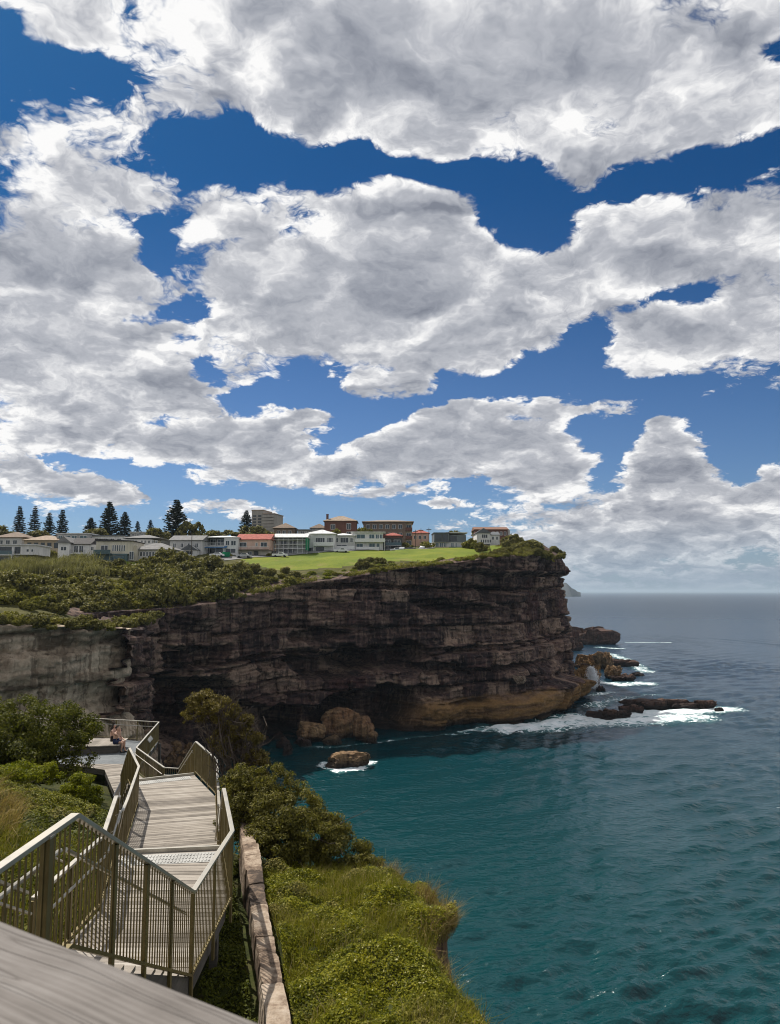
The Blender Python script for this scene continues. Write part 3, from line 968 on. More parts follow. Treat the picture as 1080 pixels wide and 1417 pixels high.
D2 = [(-3.66, 16.6), (-4.19, 18.72), (-5.32, 23.29), (-6.66, 25.95), (-8.50, 24.98), (-7.35, 22.38), (-6.48, 18.92), (-5.85, 16.35)]
D4 = [(-8.66, 31.25), (-9.31, 31.41), (-11.80, 35.35), (-12.86, 42.1), (-16.8, 43.3), (-21.5, 43.3), (-20.5, 39.0), (-16.5, 37.2), (-13.38, 35.74), (-11.88, 32.65), (-10.5, 29.9)]
deck('upper timber landing at the head of the first stair below the lookout', D0, Z0, (0, 1), [(-2.7, 3), (-4.2, 3), (-2.7, 5.8), (-4.2, 5.8)])
deck('short timber deck at the foot of the first stair, beside the old stone wall', D1, Z1, (0, 1), [(-2.68, 10.2), (-4.3, 10.2), (-2.75, 12.2), (-4.5, 12.2), (-3.4, 14.2), (-4.8, 14.1)],
     tactile=((-4.92, 14.22), (-3.25, 14.45), .52), nosing=((-5.0, 14.34), (-3.22, 14.58)))
deck('long sunlit timber deck in the middle of the boardwalk between two stairs', D2, Z2, (-.27, .96), [(-3.95, 16.9), (-5.75, 16.9), (-4.4, 18.9), (-6.4, 19), (-5.5, 23.1), (-7.2, 22.3), (-6.7, 25.6), (-8.2, 24.9)],
     tactile=((-8.30, 24.98), (-6.78, 25.78), .42), nosing=((-8.48, 25.0), (-6.68, 25.95)))
deck('lowest viewing deck where two people sit, beside the dark cove', D4, Z4, (-.55, .83), [(-8.9, 31.4), (-10.4, 30.4), (-9.5, 31.6), (-11.8, 35.2), (-12.3, 38.7), (-12.7, 41.9), (-16.6, 42.9), (-13.4, 36.1), (-20, 39.5), (-15, 42.8)], split=36.9)
stair('steep timber stair going down behind the nearest bar railing', ((-4.45, 6.1), (-2.52, 6.1)), ((-4.45, 9.76), (-2.52, 9.76)), Z0, Z1, 12)
stair('hidden timber stair dropping from the short deck to the long deck', ((-5.02, 14.42), (-3.24, 14.66)), ((-5.83, 16.35), (-3.68, 16.58)), Z1, Z2, 8)
stair('timber stair dropping from the long deck to the viewing deck', ((-8.52, 25.06), (-6.72, 26.02)), ((-10.5, 29.85), (-8.70, 31.2)), Z2, Z4, 12)

railing('tall bar railing in front, sloping down the outer side of the first stair', [(-2.52, 3.4, 34.25), (-2.50, 6.1, 34.25), (-2.47, 9.72, 32.27)], True, 1, maxspan=1.04, last=False, spacing=.085, skip_post=((0, 1), (0, 2), (0, 3), (1, 0)))
MB_post = MB().box(-.036, .036, -.036, .036, -1.45, -.037)
big = empty('railing_post', (-2.50, 5.62, 34.25), 0, 'thick square post carrying the top rail above the foreground plank', 'post')
MB_post.build('shaft', M_bar, big, bevel=.006)
MB().box(-.040, .040, -.040, .040, -.036, -.020).build('cap', M_rail, big)
railing('bar railing on the sea side of the short deck, above the stone wall', [(-2.47, 9.75, 32.27), (-2.49, 12.15, 32.25), (-3.19, 14.68, 32.25)], True, 0, maxspan=1.25, spacing=.085)
railing('bar railing on the uphill side of the first stair, seen through the front railing', [(-4.47, 3.4, 34.25), (-4.47, 6.1, 34.25), (-4.45, 9.50, 32.35)], False, -1, last=False)
railing('bar railing on the uphill side of the short deck, with pale top rail', [(-4.40, 9.58, 32.25), (-4.44, 11.9, 32.25), (-5.06, 14.15, 32.25)], True, -1, spacing=.09)
railing('short sloping railing on the uphill side between short and long deck', [(-5.08, 14.35, 32.2), (-5.88, 16.28, 30.95)], False, -1, first=False, last=False)
railing('zigzag bar railing on the uphill side of the long deck, carrying the black sign', [(-5.88, 16.3, 30.9), (-6.49, 18.92, 30.9), (-7.38, 22.40, 30.9), (-8.56, 24.98, 30.9)], False, 0)
railing('short sloping railing on the sea side between short and long deck', [(-3.22, 14.78, 32.2), (-3.66, 16.52, 30.95)], False, 1, first=False, last=False)
railing('zigzag bar railing on the sea side of the long deck, beside the coastal bush', [(-3.66, 16.55, 30.9), (-4.18, 18.72, 30.9), (-5.30, 23.29, 30.9), (-6.65, 26.03, 30.9)], False, 0)
railing('sloping railing on the uphill side of the last stair', [(-8.60, 25.06, 30.86), (-10.52, 29.85, 28.85)], False, 0, first=False)
railing('sloping railing on the sea side of the last stair with pale handrail', [(-6.69, 26.1, 30.86), (-8.63, 31.2, 28.82)], False, 1, first=False)
railing('bar railing round the sea side and far end of the viewing deck', [(-8.66, 31.25, 28.8), (-9.30, 31.42, 28.8), (-11.79, 35.35, 28.8), (-12.85, 42.12, 28.8), (-16.8, 43.28, 28.8), (-21.5, 43.28, 28.8)], False, 1, maxspan=1.6, first=False, postlen=.35)

# black sign on the railing of the long deck
sg = empty('sign', (-6.34, 17.75, 31.10), math.atan2(2.62, -.61), 'narrow black warning sign with white marks fixed to the railing', 'sign')
m_, b_, o_ = material('sign_black'); principled(b_, o_, (.012, .012, .013), .35); M_black = m_
m_, b_, o_ = material('sign_white'); principled(b_, o_, (.75, .75, .73), .5); M_white = m_
MB().box(-.62, .62, -.012, .012, -.34, .34).build('plate', M_black, sg, bevel=.004)
mk = MB()
for ox in (-.28, .26):
    mk.prism([(ox + .10 * math.cos(a_ * .628), .0) for a_ in range(3)], 0, .01) if False else None
    mk.box(ox - .16, ox + .10, -.016, -.0125, .05, .12).box(ox - .02, ox + .06, -.016, -.0125, -.16, .05).box(ox - .14, ox - .02, -.016, -.0125, -.18, -.10).box(ox + .09, ox + .17, -.016, -.0125, -.06, .16)
mk.build('marking', M_white, sg)
iplate = empty('information_panel', (-12.35, 38.9, 28.55), math.atan2(6.75, -1.05), 'pale tilted information panel fixed inside the viewing deck railing', 'panel')
ip = MB().box(-.5, .5, -.02, .02, -.2, .2).build('plate', M_tread, iplate, bevel=.005); ip.rotation_euler = (R(-38), 0, 0)
MB().box(-.03, .03, -.05, .0, -.8, -.12).build('bracket', M_bar, iplate)

# bench on the viewing deck
bp = [(-16.7, 38.62), (-13.98, 39.20), (-14.15, 41.0), (-16.5, 40.95)]
bench = empty('platform_bench', (0, 0, 0), 0, 'low wide platform bench of grey timber on the viewing deck', 'bench')
boards(bp, Z4 + .42, (1, .1), .14, .008, .04).build('seat', M_deck, bench)
ins_ = [(-16.6, 38.74), (-14.10, 39.28), (-14.25, 40.9), (-16.4, 40.86)]
MB().prism(ins_, Z4 + .001, Z4 + .378).build('base', M_beam, bench)

# foreground timber rail of the lookout
u_ = Vector((.37, -.225, 0)).normalized()
plank = empty('lookout_rail', (-.50, 1.0, 35.58), math.atan2(u_.y, u_.x), 'weathered grey timber plank crossing the near corner, cracked along the grain', 'timber rail')
def plank_material():
    m, b, out = material('weathered_plank')
    P = b.n('ShaderNodeTexCoord').outputs['Object']
    wv = b.vm('ADD', P, b.vm('SCALE', b.noise(P, 2.2, 2, .5, out=1), .045))
    g1 = b.noise(b.mapping(wv, sc=(2.4, 170, 170)), 1.0, 6, .68)
    g2 = b.noise(b.mapping(wv, sc=(.8, 30, 30)), 1.0, 2, .5)
    n2 = b.noise(P, 7, 4, .6)
    line = b.m('ABSOLUTE', b.m('SUBTRACT', g2, .5))
    c = b.ramp(b.m('MULTIPLY_ADD', b.m('SUBTRACT', n2, .5), .5, g1), [(.25, (.085, .074, .066)), (.5, (.150, .133, .120)), (.75, (.215, .197, .182))])
    c = b.mix(b.ss(line, .0, .007, .6, 0), c, (.06, .048, .04))
    h = b.m('SUBTRACT', b.m('MULTIPLY', g1, .4), b.ss(line, 0, .02, .6, 0))
    principled(b, out, c, .8, b.bump(h, .7, .004), spec=.3)
    return m
M_plank = plank_material()
MB().box(-2.0, 1.5, -.29, .0, -.05, 0).build('plank', M_plank, plank, bevel=.006)
for xx_ in (-1.9, -.9, 1.35):
    MB().box(xx_ - .05, xx_ + .05, -.2, -.1, -1.25, -.052).build('post', M_beam, plank)

# old stone wall between the boardwalk and the headland
def stone_material():
    m, b, out = material('old_wall_stone')
    g = b.n('ShaderNodeNewGeometry')
    P = g.outputs['Position']
    n1 = b.noise(P, 1.5, 6, .62); n2 = b.noise(P, 9, 7, .7)
    c = b.ramp(b.m('MULTIPLY_ADD', b.m('SUBTRACT', g.outputs['Random Per Island'], .5), .25, b.m('MULTIPLY_ADD', b.m('SUBTRACT', n2, .5), .7, n1)),
               [(.30, (.06, .045, .035)), (.45, (.19, .135, .095)), (.58, (.34, .265, .195)), (.78, (.47, .39, .31))])
    principled(b, out, c, .92, b.bump(n2, 1.0, .03), spec=.2)
    return m
M_wall = stone_material()
wc = [(-.95, 7.6), (-1.25, 9.3), (-1.45, 10.21), (-2.26, 13.48), (-3.11, 17.02), (-3.5, 18.6)]
wpts, ws = resample(wc, .02)
wall_v, wall_f = [], []
s_ = 0.0
rw = random.Random(5)
while s_ < ws[-1] - .3:
    L = min(rw.uniform(.55, 1.35), ws[-1] - s_)
    hw = rw.uniform(.150, .185); zt = 30.55 + rw.uniform(-.010, .010); jj = rw.uniform(-.012, .012)
    n_ = max(4, int(L / .07))
    rows_ = []
    prof = [(-1, -.9), (-1, -.5), (-1, -.12), (-.9, -.01), (-.5, 0), (0, .0), (.5, 0), (.9, -.01), (1, -.12), (1, -.5), (1, -.9)]
    for i in range(n_ + 1):
        ss_ = s_ + .006 + (L - .012) * i / n_
        px, py = np.interp(ss_, ws, wpts[:, 0]), np.interp(ss_, ws, wpts[:, 1])
        qx, qy = np.interp(ss_ + .05, ws, wpts[:, 0]), np.interp(ss_ + .05, ws, wpts[:, 1])
        t_ = Vector((qx - px, qy - py, 0))
        if t_.length < 1e-6: t_ = Vector((-.2, 1, 0))
        t_.normalize(); nn = Vector((t_.y, -t_.x, 0))
        endk = .012 if i in (0, n_) else 0
        for a_, zz_ in prof:
            p_ = Vector((px, py, zt + zz_ - endk * (1 if zz_ > -.2 else 0))) + nn * (a_ * (hw - endk) + jj)
            d_ = .016 * fbm(p_.x * 4, p_.y * 4, p_.z * 4, octaves=3, seed=3)
            p_ = p_ + nn * float(d_) + Vector((0, 0, float(.022 * fbm(p_.x * 3.1, p_.y * 3.1, 7.0, octaves=3, seed=9))))
            rows_.append(p_)
    k0 = len(wall_v)
    wall_v += [tuple(q) for q in rows_]
    m0 = len(prof)
    for i in range(n_):
        for j in range(m0 - 1):
            wall_f.append((k0 + i * m0 + j, k0 + i * m0 + j + 1, k0 + (i + 1) * m0 + j + 1, k0 + (i + 1) * m0 + j))
    wall_f.append(tuple(k0 + j for j in range(m0 - 1, -1, -1)))
    wall_f.append(tuple(k0 + n_ * m0 + j for j in range(m0)))
    s_ += L
wl = mesh_obj('stone_wall', wall_v, wall_f, M_wall)
props(wl, 'low old sandstone wall with cracked coping blocks beside the boardwalk', 'stone wall')

# ---------------------------------------------------------------- two people on the bench
def skin_body(name, joints, bones, mat, parent, sub=2):
    me = bpy.data.meshes.new(name)
    names = list(joints)
    idx = {k: i for i, k in enumerate(names)}
    me.from_pydata([joints[k][0] for k in names], [(idx[a], idx[b_]) for a, b_ in bones], [])
    o = bpy.data.objects.new(name, me)
    col.objects.link(o)
    sk = o.modifiers.new('skin', 'SKIN')
    sk.use_smooth_shade = True
    for i, k in enumerate(names):
        r_ = joints[k][1]
        r_ = r_ if isinstance(r_, tuple) else (r_, r_)
        me.skin_vertices[0].data[i].radius = r_
    me.skin_vertices[0].data[0].use_root = True
    sb = o.modifiers.new('sub', 'SUBSURF'); sb.levels = sub; sb.render_levels = sub
    dg = bpy.context.evaluated_depsgraph_get()
    me2 = bpy.data.meshes.new_from_object(o.evaluated_get(dg))
    me2.materials.clear(); me2.materials.append(mat)
    o.modifiers.clear()
    o.data = me2
    o.parent = parent
    return o
def plain(name, c, rough=.7, spec=.4):
    m, b, out = material(name)
    P = b.n('ShaderNodeTexCoord').outputs['Object']
    n1 = b.noise(P, 9.0, 4, .6)
    cc_ = b.mix(b.ss(n1, .3, .7), tuple(q * .86 for q in c), tuple(min(1, q * 1.1) for q in c))
    principled(b, out, cc_, rough, spec=spec)
    return m
M_skin = plain('sunned_skin', (.50, .30, .21), .55)
M_skin2 = plain('tanned_skin', (.52, .32, .24), .55)
M_hair = plain('dark_hair', (.018, .013, .011), .5)
M_shorts = plain('navy_cloth', (.018, .028, .075), .85)
M_bikini = plain('dark_red_cloth', (.03, .022, .025), .85)
M_shoe = plain('dark_shoe', (.02, .02, .022), .6)
M_phone = plain('phone_case', (.02, .02, .025), .3)
def person(loc, rz, skin, cloth, label, pose, hair_long):
    t = empty('person', loc, rz, label, 'person', 'people sitting on the bench')
    J = {'pelvis': ((0, 0, .10), (.125, .15)), 'waist': ((.01, 0, .24), (.10, .13)), 'chest': ((.05, 0, .42), (.115, .155)), 'neckb': ((.08, 0, .555), (.075, .10)), 'neck': ((.105, 0, .62), .05),
         'jaw': ((.135, 0, .69), (.062, .066)), 'skull': ((.125, 0, .765), (.09, .076)), 'crown': ((.12, 0, .83), (.072, .066)), 'nose': ((.225, 0, .735), .013)}
    B = [('pelvis', 'waist'), ('waist', 'chest'), ('chest', 'neckb'), ('neckb', 'neck'), ('neck', 'jaw'), ('jaw', 'skull'), ('skull', 'crown'), ('skull', 'nose')]
    for s, sd in (('l', 1), ('r', -1)):
        hand, elbow = pose[s]
        J['sh' + s] = ((.075, .175 * sd, .52), .052); J['el' + s] = (elbow, .040); J['wr' + s] = (hand, .027)
        e = (Vector(hand) - Vector(elbow)).normalized()
        side = Vector((-e.z, 0, e.x)) if abs(e.x) + abs(e.z) > .2 else Vector((0, 1, 0))
        side.normalize()
        oth = e.cross(side)
        pm = Vector(hand) + e * .07
        J['pa' + s] = (tuple(pm), (.034, .022))
        B += [('neckb', 'sh' + s), ('sh' + s, 'el' + s), ('el' + s, 'wr' + s), ('wr' + s, 'pa' + s)]
        for k, (of, ln) in enumerate(((-.027, .062), (-.009, .075), (.009, .07), (.026, .055))):
            a1 = pm + oth * of + e * ln * .55 + side * .008; a2 = pm + oth * of * 1.1 + e * ln + side * .028
            J['f%d%s' % (k, s)] = (tuple(a1), .009); J['g%d%s' % (k, s)] = (tuple(a2), .008)
            B += [('pa' + s, 'f%d%s' % (k, s)), ('f%d%s' % (k, s), 'g%d%s' % (k, s))]
        th = Vector(hand) + e * .03 + oth * (-.045); th2 = th + e * .045 + side * .02
        J['th' + s] = (tuple(th), .010); J['tt' + s] = (tuple(th2), .009)
        B += [('wr' + s, 'th' + s), ('th' + s, 'tt' + s)]
        J['hip' + s] = ((.05, .095 * sd, .09), .092); J['kn' + s] = ((.47, .11 * sd, .075), .060); J['cf' + s] = ((.45, .11 * sd, -.10), .056)
        J['an' + s] = ((.44 + .05 * sd, .11 * sd, -.345), .036); J['bl' + s] = ((.55 + .05 * sd, .115 * sd, -.385), (.036, .026)); J['to' + s] = ((.64 + .05 * sd, .12 * sd, -.398), (.032, .016))
        B += [('pelvis', 'hip' + s), ('hip' + s, 'kn' + s), ('kn' + s, 'cf' + s), ('cf' + s, 'an' + s), ('an' + s, 'bl' + s), ('bl' + s, 'to' + s)]
        J['ear' + s] = ((.115, .088 * sd, .755), .014); B.append(('skull', 'ear' + s))
    skin_body('body', J, B, skin, t)
    H = {'a': ((.105, 0, .80), (.100, .088)), 'b': ((.075, 0, .855), (.075, .080)), 'c': ((.045, 0, .77), (.085, .085))}
    E_ = [('a', 'b'), ('a', 'c')]
    if hair_long:
        H['d'] = ((.0, 0, .66), (.06, .08)); H['e'] = ((-.045, 0, .52), (.03, .07)); E_ += [('c', 'd'), ('d', 'e')]
    skin_body('hair', H, E_, M_hair, t)
    S = {'p': ((-.005, 0, .105), (.142, .170))}
    E_ = []
    for s, sd in (('l', 1), ('r', -1)):
        S['h' + s] = ((.07, .097 * sd, .10), .108); S['m' + s] = ((.30, .105 * sd, .09), .092); E_ += [('p', 'h' + s), ('h' + s, 'm' + s)]
    skin_body('shorts', S, E_, cloth, t)
    for sd in (1, -1):
        m_ = MB()
        m_.tube([(.40 + .05 * sd, .112 * sd, -.398), (.52 + .05 * sd, .114 * sd, -.396), (.66 + .05 * sd, .12 * sd, -.402)], [.034, .046, .030], 10)
        q = m_.build('shoe', M_shoe, t, smooth=True); q.scale = (1, 1, 1)
    return t
pA = person((-14.33, 39.62, Z4 + .42), R(-8), M_skin, M_shorts, 'person in navy shorts sitting on the bench edge with a hand raised to the face', {'r': ((.33, -.10, .63), (.34, -.20, .42)), 'l': ((.42, .12, .18), (.22, .24, .26))}, False)
pB = person((-14.78, 40.35, Z4 + .42), R(4), M_skin2, M_bikini, 'person with long dark hair sitting behind the one in navy shorts', {'r': ((.40, -.10, .19), (.20, -.23, .27)), 'l': ((.36, .10, .60), (.33, .22, .40))}, True)
ph = MB().box(-.006, .006, -.036, .036, -.075, .075).build('mobile_phone', M_phone, None, bevel=.004)
ph.location = Vector((-14.33, 39.62, Z4 + .42)) + Matrix.Rotation(R(-8), 3, 'Z') @ Vector((.372, -.09, .735))
props(ph, 'small dark phone held up to the face by the person in shorts', 'phone')
# ---------------------------------------------------------------- vegetation
def leaf_material(name, cols, trans=.38, rough=.6, dry=None, scale=1.2, patch=None):
    m, b, out = material(name)
    g = b.n('ShaderNodeNewGeometry')
    r_ = g.outputs['Random Per Island']
    n1 = b.noise(g.outputs['Position'], scale, 3, .5)
    f = b.m('MULTIPLY_ADD', b.m('SUBTRACT', n1, .5), .8, b.m('MULTIPLY_ADD', b.m('SUBTRACT', r_, .5), .7, .5))
    c = b.ramp(f, [(.12, cols[0]), (.5, cols[1]), (.9, cols[2])])
    if dry:
        c = b.mix(b.ss(r_, 1 - dry[0] - .02, 1 - dry[0] + .02), c, dry[1])
    if patch:
        c = b.mix(b.ss(b.noise(g.outputs['Position'], patch[0], 3, .55), .54, .66), c, b.mix(b.ss(r_, .2, .8), patch[1], patch[2]))
    p = principled(b, None, c, rough, spec=.12)
    t = b.n('ShaderNodeBsdfTranslucent')
    b.put(t.inputs[0], b.mix(1.0, c, (1.0, 1.05, .55), 'MULTIPLY'))
    mx = b.n('ShaderNodeMixShader')
    mx.inputs[0].default_value = trans
    b.t.links.new(p.outputs[0], mx.inputs[1]); b.t.links.new(t.outputs[0], mx.inputs[2])
    b.t.links.new(mx.outputs[0], out.inputs[0])
    return m
M_leaf_a = leaf_material('leaf_dark_olive', ((.035, .042, .008), (.085, .092, .013), (.17, .165, .03)), scale=.9)
M_leaf_b = leaf_material('leaf_olive', ((.055, .052, .012), (.125, .115, .024), (.23, .20, .05)), scale=.8)
M_leaf_c = leaf_material('leaf_bright', ((.07, .085, .006), (.16, .18, .010), (.29, .28, .02)), .4, scale=1.4)
M_leaf_d = leaf_material('leaf_pale_reed', ((.10, .10, .035), (.20, .185, .075), (.34, .31, .17)), .3)
M_leaf_pine = leaf_material('pine_needle', ((.008, .014, .008), (.018, .028, .014), (.04, .055, .026)), .12)
M_leaf_far = leaf_material('leaf_far', ((.062, .062, .015), (.145, .134, .032), (.27, .235, .065)), .25, scale=.30)
M_leaf_far2 = leaf_material('leaf_far_green', ((.085, .088, .015), (.195, .18, .030), (.32, .285, .058)), .3, scale=.30)
M_dry = leaf_material('dry_grass', ((.13, .09, .035), (.25, .175, .07), (.42, .32, .15)), .3, scale=2.0)
M_blade = leaf_material('grass_blade', ((.08, .085, .008), (.18, .175, .016), (.34, .29, .07)), .35, dry=(.12, (.30, .24, .12)), scale=1.6)
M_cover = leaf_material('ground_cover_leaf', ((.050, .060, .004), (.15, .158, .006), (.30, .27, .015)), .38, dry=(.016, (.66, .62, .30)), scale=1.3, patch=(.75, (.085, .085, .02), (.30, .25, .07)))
M_cover2 = leaf_material('ground_cover_shade', ((.035, .045, .006), (.08, .092, .010), (.15, .155, .02)), .3, scale=1.3)  # darker green leaf; shade beside the wall is put into its colour
M_leaf_e = leaf_material('leaf_brown_olive', ((.06, .046, .014), (.135, .105, .028), (.24, .19, .06)), scale=.8)
M_bark = ground_material('bark', ((.035, .028, .022), (.075, .060, .048), (.13, .11, .09)), 6.0)
M_bark_pale = ground_material('brown_twig', ((.05, .040, .032), (.095, .075, .060), (.15, .12, .10)), 9.0)

def leaves(P, N, ln, wd, r_, up=.35, jit=.8):
    """one small diamond-shaped leaf at every point P, facing about N"""
    n = len(P)
    N = N + r_.normal(0, jit, (n, 3)); N[:, 2] += up
    N /= np.linalg.norm(N, axis=1)[:, None] + 1e-9
    A = np.cross(N, r_.normal(0, 1, (n, 3)))
    A /= np.linalg.norm(A, axis=1)[:, None] + 1e-9
    B = np.cross(N, A)
    l = (ln * r_.uniform(.6, 1.3, n))[:, None]; w_ = (wd * r_.uniform(.7, 1.2, n))[:, None]
    v = np.stack([P - A * l * .5, P - B * w_ * .5 + A * l * .05, P + A * l * .5 + N * l * .06, P + B * w_ * .5 + A * l * .05], 1).reshape(-1, 3)
    return v, np.arange(n * 4, dtype=np.int32).reshape(-1, 4)
def blades(P, D, ln, wd, r_):
    """grass blades: two-segment strips"""
    n = len(P)
    D = D / (np.linalg.norm(D, axis=1)[:, None] + 1e-9)
    S = np.cross(D, r_.normal(0, 1, (n, 3))); S /= np.linalg.norm(S, axis=1)[:, None] + 1e-9
    l = (ln * r_.uniform(.5, 1.25, n))[:, None]; w_ = wd * r_.uniform(.7, 1.2, n)[:, None]
    bend = np.stack([r_.normal(0, .25, n), r_.normal(0, .25, n), -np.abs(r_.normal(.15, .15, n))], 1)
    m_ = P + D * l * .55
    e_ = P + (D + bend) * l
    v = np.stack([P - S * w_, P + S * w_, m_ + S * w_ * .8, m_ - S * w_ * .8, e_ + S * w_ * .12, e_ - S * w_ * .12], 1).reshape(-1, 3)
    i = np.arange(n, dtype=np.int32)[:, None] * 6
    f = np.concatenate([i + np.array([[0, 1, 2, 3]]), i + np.array([[3, 2, 4, 5]])], 0).astype(np.int32)
    return v, f
def crown_points(lobes, n, r_, clumps=26, spread=.30, lo=.5):
    """points in uneven clumps over a set of ellipsoid lobes (cx,cy,cz,rx,ry,rz)"""
    lobes = np.array(lobes, float)
    wgt = (lobes[:, 3] * lobes[:, 4] * lobes[:, 5]) ** (2 / 3)
    k = r_.choice(len(lobes), clumps * len(lobes), p=wgt / wgt.sum())
    d = r_.normal(0, 1, (len(k), 3)); d[:, 2] = d[:, 2] * .9 + .25
    d /= np.linalg.norm(d, axis=1)[:, None]
    rad = r_.uniform(lo, 1.0, len(k)) ** .6
    C = lobes[k, :3] + d * lobes[k, 3:] * rad[:, None]
    sz = lobes[k, 3:].mean(1) * spread * r_.uniform(.5, 1.35, len(k))
    j = r_.choice(len(k), n, p=sz ** 2 / (sz ** 2).sum())
    off = r_.normal(0, 1, (n, 3)); off /= np.linalg.norm(off, axis=1)[:, None]
    off *= (r_.uniform(0, 1, n) ** .45)[:, None] * sz[j][:, None]
    off[:, 2] *= .75
    P = C[j] + off
    N = off / (sz[j][:, None] + 1e-6) + d[j] * .6
    return P, N
def limb(mb, a, b_, r0, r1, r_, n=5, wob=.12, sides=6):
    a, b_ = np.array(a, float), np.array(b_, float)
    L = np.linalg.norm(b_ - a)
    pts, rr = [], []
    for i in range(n + 1):
        t = i / n
        q = a + (b_ - a) * t + (r_.normal(0, wob * L / n * 1.6, 3) if 0 < i < n else 0)
        pts.append(tuple(q)); rr.append(r0 + (r1 - r0) * t)
    mb.tube(pts, rr, sides)
    return pts
def bush_meshes(name, lobes, nleaf, ln, wd, mat, seed, clumps=26, spread=.30, branches=0, base=(0, 0, 0), r0=.06, up=.35, bark=None, lo=.5, twigs=0):
    r_ = np.random.default_rng(seed)
    P, N = crown_points(lobes, nleaf, r_, clumps, spread, lo)
    v, f = leaves(P, N, ln, wd, r_, up)
    out = [(v, f, mat)]
    if branches:
        mb = MB()
        for i in range(branches):
            l = lobes[i % len(lobes)]
            e_ = np.array(l[:3]) + r_.normal(0, .35, 3) * np.array(l[3:])
            pts = limb(mb, np.array(base) + r_.normal(0, r0 * 1.2, 3) * (1, 1, 0), e_, r0 * r_.uniform(.6, 1), r0 * .25, r_)
            for q in range(twigs):
                s_ = np.array(pts[r_.integers(2, len(pts))])
                limb(mb, s_, s_ + r_.normal(0, 1, 3) * np.array(l[3:]) * .45 + (0, 0, .1), r0 * .22, r0 * .06, r_, 3, .1, 4)
        out.append((np.array(mb.v), mb.f, bark or M_bark))
    return out
def plant(name, loc, parts, label, cat, group=None, rz=0.0, names=('foliage', 'branch')):
    t = empty(name, loc, rz, label, cat, group)
    for (v, f, m), nm in zip(parts, names):
        mesh_obj(nm, v, f, m, t)
    return t

# --- far bushes of the slope: a handful of forms, copied
FORMS = {}
def far_form(key, seed, mat, tall=1.0, n=3000, ln=.15, reed=False):
    r_ = np.random.default_rng(seed)
    lob = []
    for i in range(r_.integers(3, 6)):
        a = r_.uniform(0, 6.28); d = r_.uniform(.1, .55)
        q = r_.uniform(.34, .58)
        lob.append((d * math.cos(a), d * math.sin(a), q * tall * r_.uniform(.6, 1.1), q, q, q * tall * .85))
    if reed:
        n2 = 500
        P = np.stack([r_.normal(0, .5, n2), r_.normal(0, .4, n2), r_.uniform(0, .25, n2)], 1)
        D = np.stack([r_.normal(0, .22, n2), r_.normal(0, .22, n2), np.ones(n2)], 1)
        v, f = blades(P, D, .85, .028, r_)
    else:
        P, N = crown_points(lob, n, r_, 30, .30, .5)
        P[:, 2] = np.maximum(P[:, 2], .02)
        v, f = leaves(P, N, ln, ln * .62, r_, .3)
    o = mesh_obj('bush_form', v, f, mat)
    me = o.data
    bpy.data.objects.remove(o)
    FORMS[key] = me
for i in range(5): far_form('dark%d' % i, 100 + i, M_leaf_far, 1.0)
for i in range(4): far_form('green%d' % i, 200 + i, M_leaf_far2, .85)
for i in range(3): far_form('low%d' % i, 300 + i, M_leaf_c, .5, 900, .17)
for i in range(3): far_form('reed%d' % i, 400 + i, M_leaf_d, 1, reed=True)
def on_land(X, Y, d0=90, d1=330):
    """march along the viewing ray to the far hill"""
    a, b_, c = ray(X, Y)
    ds = np.arange(d0, d1, 1.0)
    xs, zs = a / b_ * ds, CAMZ + c / b_ * ds
    g = hfar(xs, ds)
    ok = np.where((zs <= g) & inpoly(xs, ds, land_poly))[0]
    if len(ok) == 0: return None
    i = ok[0]
    return Vector((xs[i], ds[i], hland(xs[i], ds[i])))
rb = random.Random(42)
taken = []
def far_bush(q, size, kinds, label, cat, group, sq=1.0):
    k = rb.choice(kinds)
    o = bpy.data.objects.new('reed_clump' if k.startswith('reed') else cat.replace('reeds', 'shrub'), FORMS[k])
    link(o)
    o.location = q - Vector((0, 0, .12 * size))
    s = size
    o.scale = (s * rb.uniform(.85, 1.2), s * rb.uniform(.85, 1.2), s * rb.uniform(.8, 1.15) * sq)
    o.rotation_euler = (0, 0, rb.uniform(0, 6.28))
    props(o, label, cat, group)
    taken.append((q.x, q.y, size))
    return o
def fill(poly, count, smin, smax, kinds, label, cat, group, gap=.55, sq=1.0, persp=None):
    xs = [p_[0] for p_ in poly]; ys = [p_[1] for p_ in poly]
    done = tries = 0
    while done < count and tries < count * 40:
        tries += 1
        X, Y = rb.uniform(min(xs), max(xs)), rb.uniform(min(ys), max(ys))
        if not inpoly(np.array([X]), np.array([Y]), poly)[0]: continue
        q = on_land(X, Y)
        if q is None: continue
        s = rb.uniform(smin, smax)
        if any((q.x - a) ** 2 + (q.y - b_) ** 2 < (gap * (s + c)) ** 2 for a, b_, c in taken): continue
        far_bush(q, s, kinds, label, cat, group, sq)
        done += 1
DK = ['dark%d' % i for i in range(5)]; GR = ['green%d' % i for i in range(4)]; LO = ['low%d' % i for i in range(3)]; RE = ['reed%d' % i for i in range(3)]
fill([(192, 845), (192, 800), (230, 785), (330, 788), (345, 812), (300, 832), (240, 842)], 60, 3.0, 5.0, DK + ['green0'], 'olive brown bush in the dense thicket below the grey and red roofed houses', 'bush', 'bushes of the dense thicket', .30, 1.15)
fill([(335, 800), (345, 786), (415, 795), (410, 808), (345, 815)], 18, 1.6, 2.6, DK + GR, 'mid green shrub at the left end of the bright lawn', 'shrub', 'bushes at the left end of the lawn', .34)
fill([(0, 842), (0, 808), (120, 812), (190, 805), (190, 838), (130, 850)], 80, 2.2, 4.2, DK + GR, 'rounded olive bush on the slope above the rock ledge', 'bush', 'bushes on the left slope', .29, 1.05)
fill([(0, 800), (0, 788), (60, 780), (125, 784), (130, 800)], 64, 2.2, 3.2, RE + RE + GR, 'pale feathery reed clump on the slope below the white houses', 'reeds', 'pale reeds below the houses', .25, 1.15)
